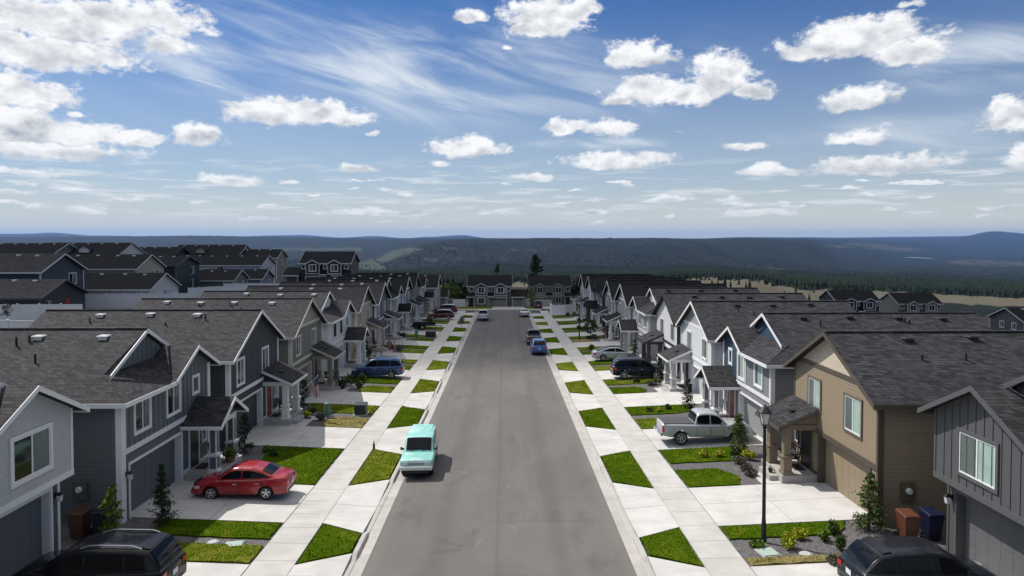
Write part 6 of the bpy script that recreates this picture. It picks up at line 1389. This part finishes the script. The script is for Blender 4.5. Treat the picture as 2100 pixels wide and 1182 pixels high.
lid('pale green rectangular cover near the black SUV', -10.35, 26.0, False); lid('small round pale cover near the black SUV', -11.2, 26.1, True, .38); lid('pale rectangular cover at the foot of the street lamp', 9.85, 25.05, False, .65, .6); lid('round pale cover in the gravel bed beside the crossover', 11.15, 24.75, True, .4)

def chair(label, X, Y, z, rot, mat, cush=None, wide=.56):
    P = thing('porch_chair', label, 'chair', (X, Y, z), rot, 'porch furniture'); w = wide / 2
    s_ = MB(); s_.box(-w, w, -.26, .26, .40, .44); s_.build('seat', cush or mat, P); b = MB()
    b.box(-w, w, .24, .28, .46, .5); b.box(-w, w, .31, .35, .9, .96)
    for k in range(5): x = -w + .05 + (2 * w - .1) * k / 4; b.hull([(x - .025, .25, .44), (x + .025, .25, .44), (x + .025, .28, .44), (x - .025, .28, .44)], [(x - .025, .32, .93), (x + .025, .32, .93), (x + .025, .35, .93), (x - .025, .35, .93)])
    b.build('backrest', mat, P)
    for x in (-w + .03, w - .03):
        for y in (-.23, .23): l = MB(); l.tube([(x, y, 0), (x, y, .4)], .02, 6); l.build('leg', mat, P)
        a = MB(); a.box(x - .03, x + .03, -.26, .3, .62, .65); a.box(x - .02, x + .02, -.25, -.2, .44, .62); a.build('armrest', mat, P)
    return P
def pb(y0, s, xf=None, w=8.3): xf = xf or (XFL if s < 0 else XFR); return xf, g(xf, y0 + w / 2) - .02 + .275
WM = plain('chair_white', (.6, .6, .6), .5)
for s, y0, u, d, lab, mat, cu in ((-1, 27.6, 7.35, .75, 'black wire chair on the porch of the blue-grey house', BLACK, None), (-1, 38.5, 7.2, .75, 'black chair on the porch beside the red door', BLACK, None), (1, 49.0, 7.0, .8, 'white armchair with a black seat on the pale blue house porch', WM, BLACK), (1, 38.0, 7.0, .8, 'white rocking chair on the porch with the red door', WM, None), (-1, 71.9, 6.7, .9, 'dark chair on the beige house porch', BLACK, None)):
    xf, z = pb(y0, s); chair(lab, xf - s * d, y0 + u, z, -s * PI / 2, mat, cu)
xf, z = pb(27.0, 1, w=7.9); c_ = chair('dark bench on the tan house porch', xf - .62, 34.0, z, -PI / 2, BLACK, None, 1.15)
def cushion(label, X, Y, z):
    P = thing('cushion', label, 'cushion', (X, Y, z), .3); a = MB(); a.lathe((0, 0, 0), [(.12, -.05), (.2, -.03), (.23, 0), (.2, .03), (.12, .05)], 4); o = a.build('cover', plain('cushion_grey', (.4, .4, .39), .9), P, smooth=True); o.rotation_euler = (0, R(70), 0)
    q = MB(); q.tube([(-.0, -.2, 0), (.0, .2, 0)], .012, 5); o2 = q.build('piping', plain('cushion_piping', (.3, .3, .29), .9), P); o2.rotation_euler = (0, R(70), 0)
cushion('pale grey cushion leaning on the dark bench of the tan house', xf - .5, 33.75, z + .66)
def pot(label, X, Y, z, r, h, mat, leafmat=None, n=160, fl=None):
    P = thing('flower_pot', label, 'flower pot', (X, Y, z), 0, 'flower pots'); a = MB(); a.lathe((0, 0, 0), [(r * .7, 0), (r, h * .9), (r * 1.06, h * .9), (r * 1.06, h), (r * .9, h)], 14); a.build('pot', mat, P, smooth=True)
    rr = random.Random(int(X * 100)); mb = MB()
    for _ in range(n): leaf(mb, (rr.gauss(0, r * .6), rr.gauss(0, r * .6), h + abs(rr.gauss(0, r * .7))), r * .55, rr)
    mb.build('plant', leafmat or MID, P, fix=False)
pot('blue and white pot with red flowers on the tan house porch', 13.75, 34.5, g(15.05, 31) + .255, .19, .3, plain('pot_blue', (.22, .26, .42), .35), leafm('flower_red', (.4, .02, .03)))
pot('small dark pot on the step of the tan house', 13.15, 33.2, g(15.05, 31) + .1, .11, .16, BLACK, MID, 60)
pot('terracotta planter with a tall green stem on the blue-grey house porch', -13.95, 34.7, g(-15.5, 31.7) + .255, .24, .3, plain('pot_terracotta', (.25, .12, .08), .7), LGREEN, 200)
pot('dark pot at the step of the olive house', -13.3, 56.0, g(-13.3, 56), .3, .4, BLACK, MID, 200); pot('pale pot at the porch corner of the olive house', -13.0, 56.8, g(-13, 56.8), .24, .35, CONC2, MID, 120)

def flag(label, X, Y, z0, tip, hoist=.78, fly=1.25):
    """staff leaning out from a post, the cloth hanging from it in folds"""
    P = thing('flag', label, 'flag', (X, Y, z0), 0, 'flags on porch posts'); t = Vector(tip); L = t.length; s_ = MB(); s_.tube([(0, 0, 0), tip], .016, 7); s_.lathe((t.x, t.y, t.z), [(.01, 0), (.035, .03), (.01, .06)], 8); s_.build('staff', plain('staff', (.55, .55, .55), .4), P)
    ro = MB(); d = t.normalized(); nu, nv = 26, 18
    def pt(i, j):
        a = i / nu; b = j / nv; p = t - d * (.04 + hoist * a * .75); sw = .07 * math.sin(a * 9 + b * 3) * (.3 + b)
        return (p.x + b * .04 + .10 * b * (1 - a) + d.x * a * b * .3, p.y + sw, p.z - fly * b * (1 - .12 * a) + .02 * math.sin(a * 14))
    for i in range(nu):
        for j in range(nv):
            k = 0 if int(i / nu * 13) % 2 == 0 else 1
            if i / nu < .54 and j / nv < .42: k = 2 if not ((i % 4 == 1) and (j % 3 == 1)) else 1
            ro.poly([pt(i, j), pt(i + 1, j), pt(i + 1, j + 1), pt(i, j + 1)], k)
    ro.build('cloth', [plain('flag_red', (.30, .012, .022), .8), plain('flag_white', (.6, .6, .6), .8), plain('flag_blue', (.012, .017, .07), .8)], P, fix=False)
flag('striped flag hanging from a staff on the porch of the charcoal house', -13.62, 45.4, .95, (1.2, .1, 1.15)); flag('small striped flag at the porch of the mid-grey house', -14.0, 99.3, g(-14, 99) + 1.9, (.5, -.2, .9), .6, .95)
def bunting(X, Y, z):
    P = thing('bunting', 'red and white striped fan bunting hung on a porch of the far right row', 'bunting', (X, Y, z), 0)
    for dy in (-.62, .62):
        mb = MB(); n = 14
        for i in range(n):
            a0, a1 = PI + PI * i / n, PI + PI * (i + 1) / n
            for r0, r1, k in ((.02, .22, 2), (.22, .4, 1), (.4, .6, 0)): mb.poly([(.02 * (i % 2), dy + r0 * math.cos(a0), r0 * math.sin(a0)), (.02 * (i % 2), dy + r1 * math.cos(a0), r1 * math.sin(a0)), (.02 * ((i + 1) % 2), dy + r1 * math.cos(a1), r1 * math.sin(a1)), (.02 * ((i + 1) % 2), dy + r0 * math.cos(a1), r0 * math.sin(a1))], k)
        mb.build('fan', [MATS[('p', 'flag_red')], MATS[('p', 'flag_white')], MATS[('p', 'flag_blue')]], P, fix=False)
    c = MB(); c.tube([(0, -1.25, .02), (0, 1.25, .02)], .015, 5); c.build('rail', WHITE, P)
bunting(13.25, 98.6, g(15, 96.4) + 1.2)

SKIN = plain('skin', (.42, .25, .18), .6); HAIR = plain('hair_dark', (.018, .012, .01), .7)
def person(label, X, Y, h, rot, top, low, bag=0.0):
    P = thing('person', label, 'person', (X, Y, g(X, Y) + .02), rot, 'people at the beige house'); k = h / 1.72
    J = [(0, 0, .92), (0, 0, 1.15), (0, .0, 1.36), (0, -.01, 1.48), (0, -.02, 1.56), (0, -.02, 1.65)]; RD = [(.14, .1), (.125, .09), (.15, .095), (.055, .055), (.085, .095), (.07, .085)]; E = [(0, 1), (1, 2), (2, 3), (3, 4), (4, 5)]
    def chain(st, pts, rad):
        p = st
        for q, r_ in zip(pts, rad): J.append(q); RD.append((r_, r_)); E.append((p, len(J) - 1)); p = len(J) - 1
    for s_ in (-1, 1):
        chain(2, [(s_ * .19, 0, 1.36), (s_ * .25, .02, 1.1), (s_ * (.24 - .06 * bag), -.08 - .1 * bag, .88 + .1 * bag), (s_ * .23, -.10 - .1 * bag, .80 + .1 * bag)], [.055, .042, .032, .026])
        chain(0, [(s_ * .095, 0, .86), (s_ * .10, -.03 * s_, .48), (s_ * .105, .02, .08), (s_ * .11, -.13, .035)], [.088, .058, .04, .035])
    me = bpy.data.meshes.new('body'); me.from_pydata([tuple(c * k for c in j) for j in J], E, []); o = bpy.data.objects.new('body', me); C.objects.link(o); o.parent = P
    sm = o.modifiers.new('skin', 'SKIN'); sm.use_smooth_shade = True
    for i, v in enumerate(me.skin_vertices[0].data): v.radius = (RD[i][0] * k, RD[i][1] * k); v.use_root = (i == 0)
    o.modifiers.new('sub', 'SUBSURF').levels = 1; o.modifiers['sub'].render_levels = 2; me.materials.append(SKIN)
    c = MB(); c.lathe((0, 0, 0), [(.17 * k, .80 * k), (.165 * k, .95 * k), (.145 * k, 1.14 * k), (.185 * k, 1.34 * k), (.13 * k, 1.43 * k), (.07 * k, 1.46 * k)], 14); c.build('shirt', top, P, smooth=True)
    t = MB()
    for s_ in (-1, 1): t.tube([(s_ * .085 * k, 0, .92 * k), (s_ * .10 * k, -.03 * s_ * k, .48 * k), (s_ * .105 * k, .02 * k, .12 * k)], [.115 * k, .085 * k, .065 * k], 10)
    t.build('trousers', low, P, smooth=True)
    h_ = MB(); h_.lathe((0, .0, 0), [(.09 * k, 1.50 * k), (.115 * k, 1.58 * k), (.115 * k, 1.66 * k), (.085 * k, 1.73 * k), (.02 * k, 1.755 * k)], 12); ho = h_.build('hair', HAIR, P, smooth=True); ho.location = (0, .025 * k, 0)
    f = MB()
    for s_ in (-1, 1): f.lathe((s_ * .032 * k, -.112 * k, 1.605 * k), [(.004, -.006), (.009, 0), (.004, .006)], 6)
    f.build('eyes', BLACK, P); nz = MB(); nz.hull([(-.014 * k, -.10 * k, 1.56 * k), (.014 * k, -.10 * k, 1.56 * k), (.0, -.135 * k, 1.565 * k)], [(-.006 * k, -.10 * k, 1.60 * k), (.006 * k, -.10 * k, 1.60 * k), (0, -.105 * k, 1.602 * k)]); nz.build('nose', SKIN, P); return P
pk = plain('cloth_pink', (.48, .24, .26), .9); gy = plain('cloth_grey', (.34, .34, .35), .9); dn = plain('cloth_navy', (.03, .035, .06), .9); rd = plain('cloth_rose', (.30, .06, .09), .9)
person('dark-haired child in grey standing on the drive of the beige house', -13.35, 74.4, 1.12, .6, gy, gy)
person('dark-haired child in pink at the porch step of the beige house', -13.0, 77.7, 1.2, -.9, pk, rd, .6); person('second child in pale pink beside the porch step of the beige house', -12.5, 78.0, 1.1, .9, plain('cloth_pale_pink', (.52, .36, .36), .9), pk, .4)

def trailer(X, Y):
    P = thing('utility_trailer', 'low black flat trailer parked in front of the mid-grey house', 'trailer', (0, 0, 0), PI); place(P, X, Y)
    a = MB(); a.box(-1.7, 1.6, -.85, .85, .5, .56); a.build('deck', BLACK, P); r = MB()
    for y in (-.87, .85): r.box(-1.7, 1.6, y, y + .03, .56, .9)
    r.box(1.57, 1.6, -.84, .84, .56, .9); r.build('rail', BLACK, P); t = MB(); t.tube([(-1.7, -.5, .47), (-2.7, 0, .45)], .04, 6); t.tube([(-1.7, .5, .47), (-2.7, 0, .45)], .04, 6); t.tube([(-2.55, 0, .45), (-2.55, 0, .02)], .03, 6); t.build('drawbar', BLACK, P)
    for y in (-1.0, 1.0):
        w = MB(lambda u, v, q: (u, y + q, v)); w.lathe((0.1, .31, 0), [(.17, -.09), (.31, -.09), (.31, .09), (.17, .09)], 20); wo = w.build('wheel', RUBBER, P, smooth=True); q_ = MB(lambda u, v, q: (u, y + q, v)); q_.lathe((0.1, .31, 0), [(.17, -.06), (.17, .095), (.05, .1)], 16); q_.build('rim', plain('steel_white', (.5, .5, .5), .4), wo, smooth=True); f = MB(); f.hull([(-.35, y - .13, .66), (.55, y - .13, .66), (.55, y + .13, .66), (-.35, y + .13, .66)], [(-.2, y - .12, .72), (.4, y - .12, .72), (.4, y + .12, .72), (-.2, y + .12, .72)]); f.build('mudguard', BLACK, P)
trailer(-12.0, 102.3)
def sawhorse(X, Y):
    P = thing('trestle_table', 'small pale trestle table at the end of the drive beyond the black trailer', 'table', (X, Y, g(X, Y)), .1); a = MB(); a.box(-.6, .6, -.25, .25, .68, .73); a.build('tabletop', plain('pale_board', (.45, .44, .42), .7), P)
    for x in (-.5, .5):
        for y in (-.3, .3): l = MB(); l.tube([(x * 1.1, y, 0), (x, y * .3, .68)], .025, 5); l.build('leg', BLACK, P)
sawhorse(-9.6, 101.8)
def swing(X, Y, z):
    P = thing('swing_frame', 'black swing frame standing against the white single-storey house', 'swing', (X, Y, z), .05); a = MB(); a.tube([(-2, 0, 2.1), (2, 0, 2.1)], .06, 8); a.build('top_bar', BLACK, P)
    for x in (-2, 2):
        for y in (-.8, .8): l = MB(); l.tube([(x * 1.12, y, -.1), (x, 0, 2.1)], .05, 6); l.build('leg', BLACK, P)
    for x in (-.7, .7): q = MB(); q.tube([(x - .2, 0, 2.05), (x - .2, 0, .55)], .012, 4); q.tube([(x + .2, 0, 2.05), (x + .2, 0, .55)], .012, 4); q.box(x - .24, x + .24, -.1, .1, .5, .54); q.build('swing_seat', BLACK, P)
swing(-58.2, 101.9, hz(608.5, 101.9) - 2.1)
def post(X, Y):
    P = thing('marker_post', 'short dark marker post at the pavement edge behind the turquoise car', 'post', (X, Y, g(X, Y)), 0); a = MB(); a.lathe((0, 0, 0), [(.07, 0), (.06, .3), (.03, .34)], 10); a.build('stem', BLACK, P, smooth=True); b = MB(); b.lathe((0, 0, .34), [(.03, 0), (.05, .05), (.02, .16)], 8); b.build('cap', plain('cap_pale', (.5, .5, .45), .6), P, smooth=True)
post(XC - 7.32, 39.15)

# ------------------------------------------------------------------ the big cloud overhead whose shade lies over the far half of the estate
def cloud():
    r = np.random.default_rng(5); base = Vector((-10, 216, -5)) + SUN * 1150; bm = bmesh.new(); bmesh.ops.create_icosphere(bm, subdivisions=5, radius=1)
    for v in bm.verts:
        d = v.co.copy(); n = mnoise.fractal(d * 1.3 + Vector((3, 1, 7)), 1.0, 2.1, 4); s_ = 1 + .22 * n
        v.co = Vector((d.x * 330 * s_, d.y * 138 * s_, d.z * (105 if d.z > 0 else 60) * s_))
    me = bpy.data.meshes.new('cloud'); bm.to_mesh(me); bm.free(); o = bpy.data.objects.new('cloud', me); C.objects.link(o); o.location = base
    m = bpy.data.materials.new('cloud_vapour'); m.use_nodes = True; T = NT(m.node_tree); T.n.clear(); v = T.n.new('ShaderNodeVolumePrincipled'); v.inputs['Color'].default_value = (.98, .98, .98, 1); v.inputs['Density'].default_value = 0.018; q = T.n.new('ShaderNodeOutputMaterial'); T.l.new(v.outputs[0], q.inputs['Volume']); me.materials.append(m); o['kind'] = 'structure'
cloud()
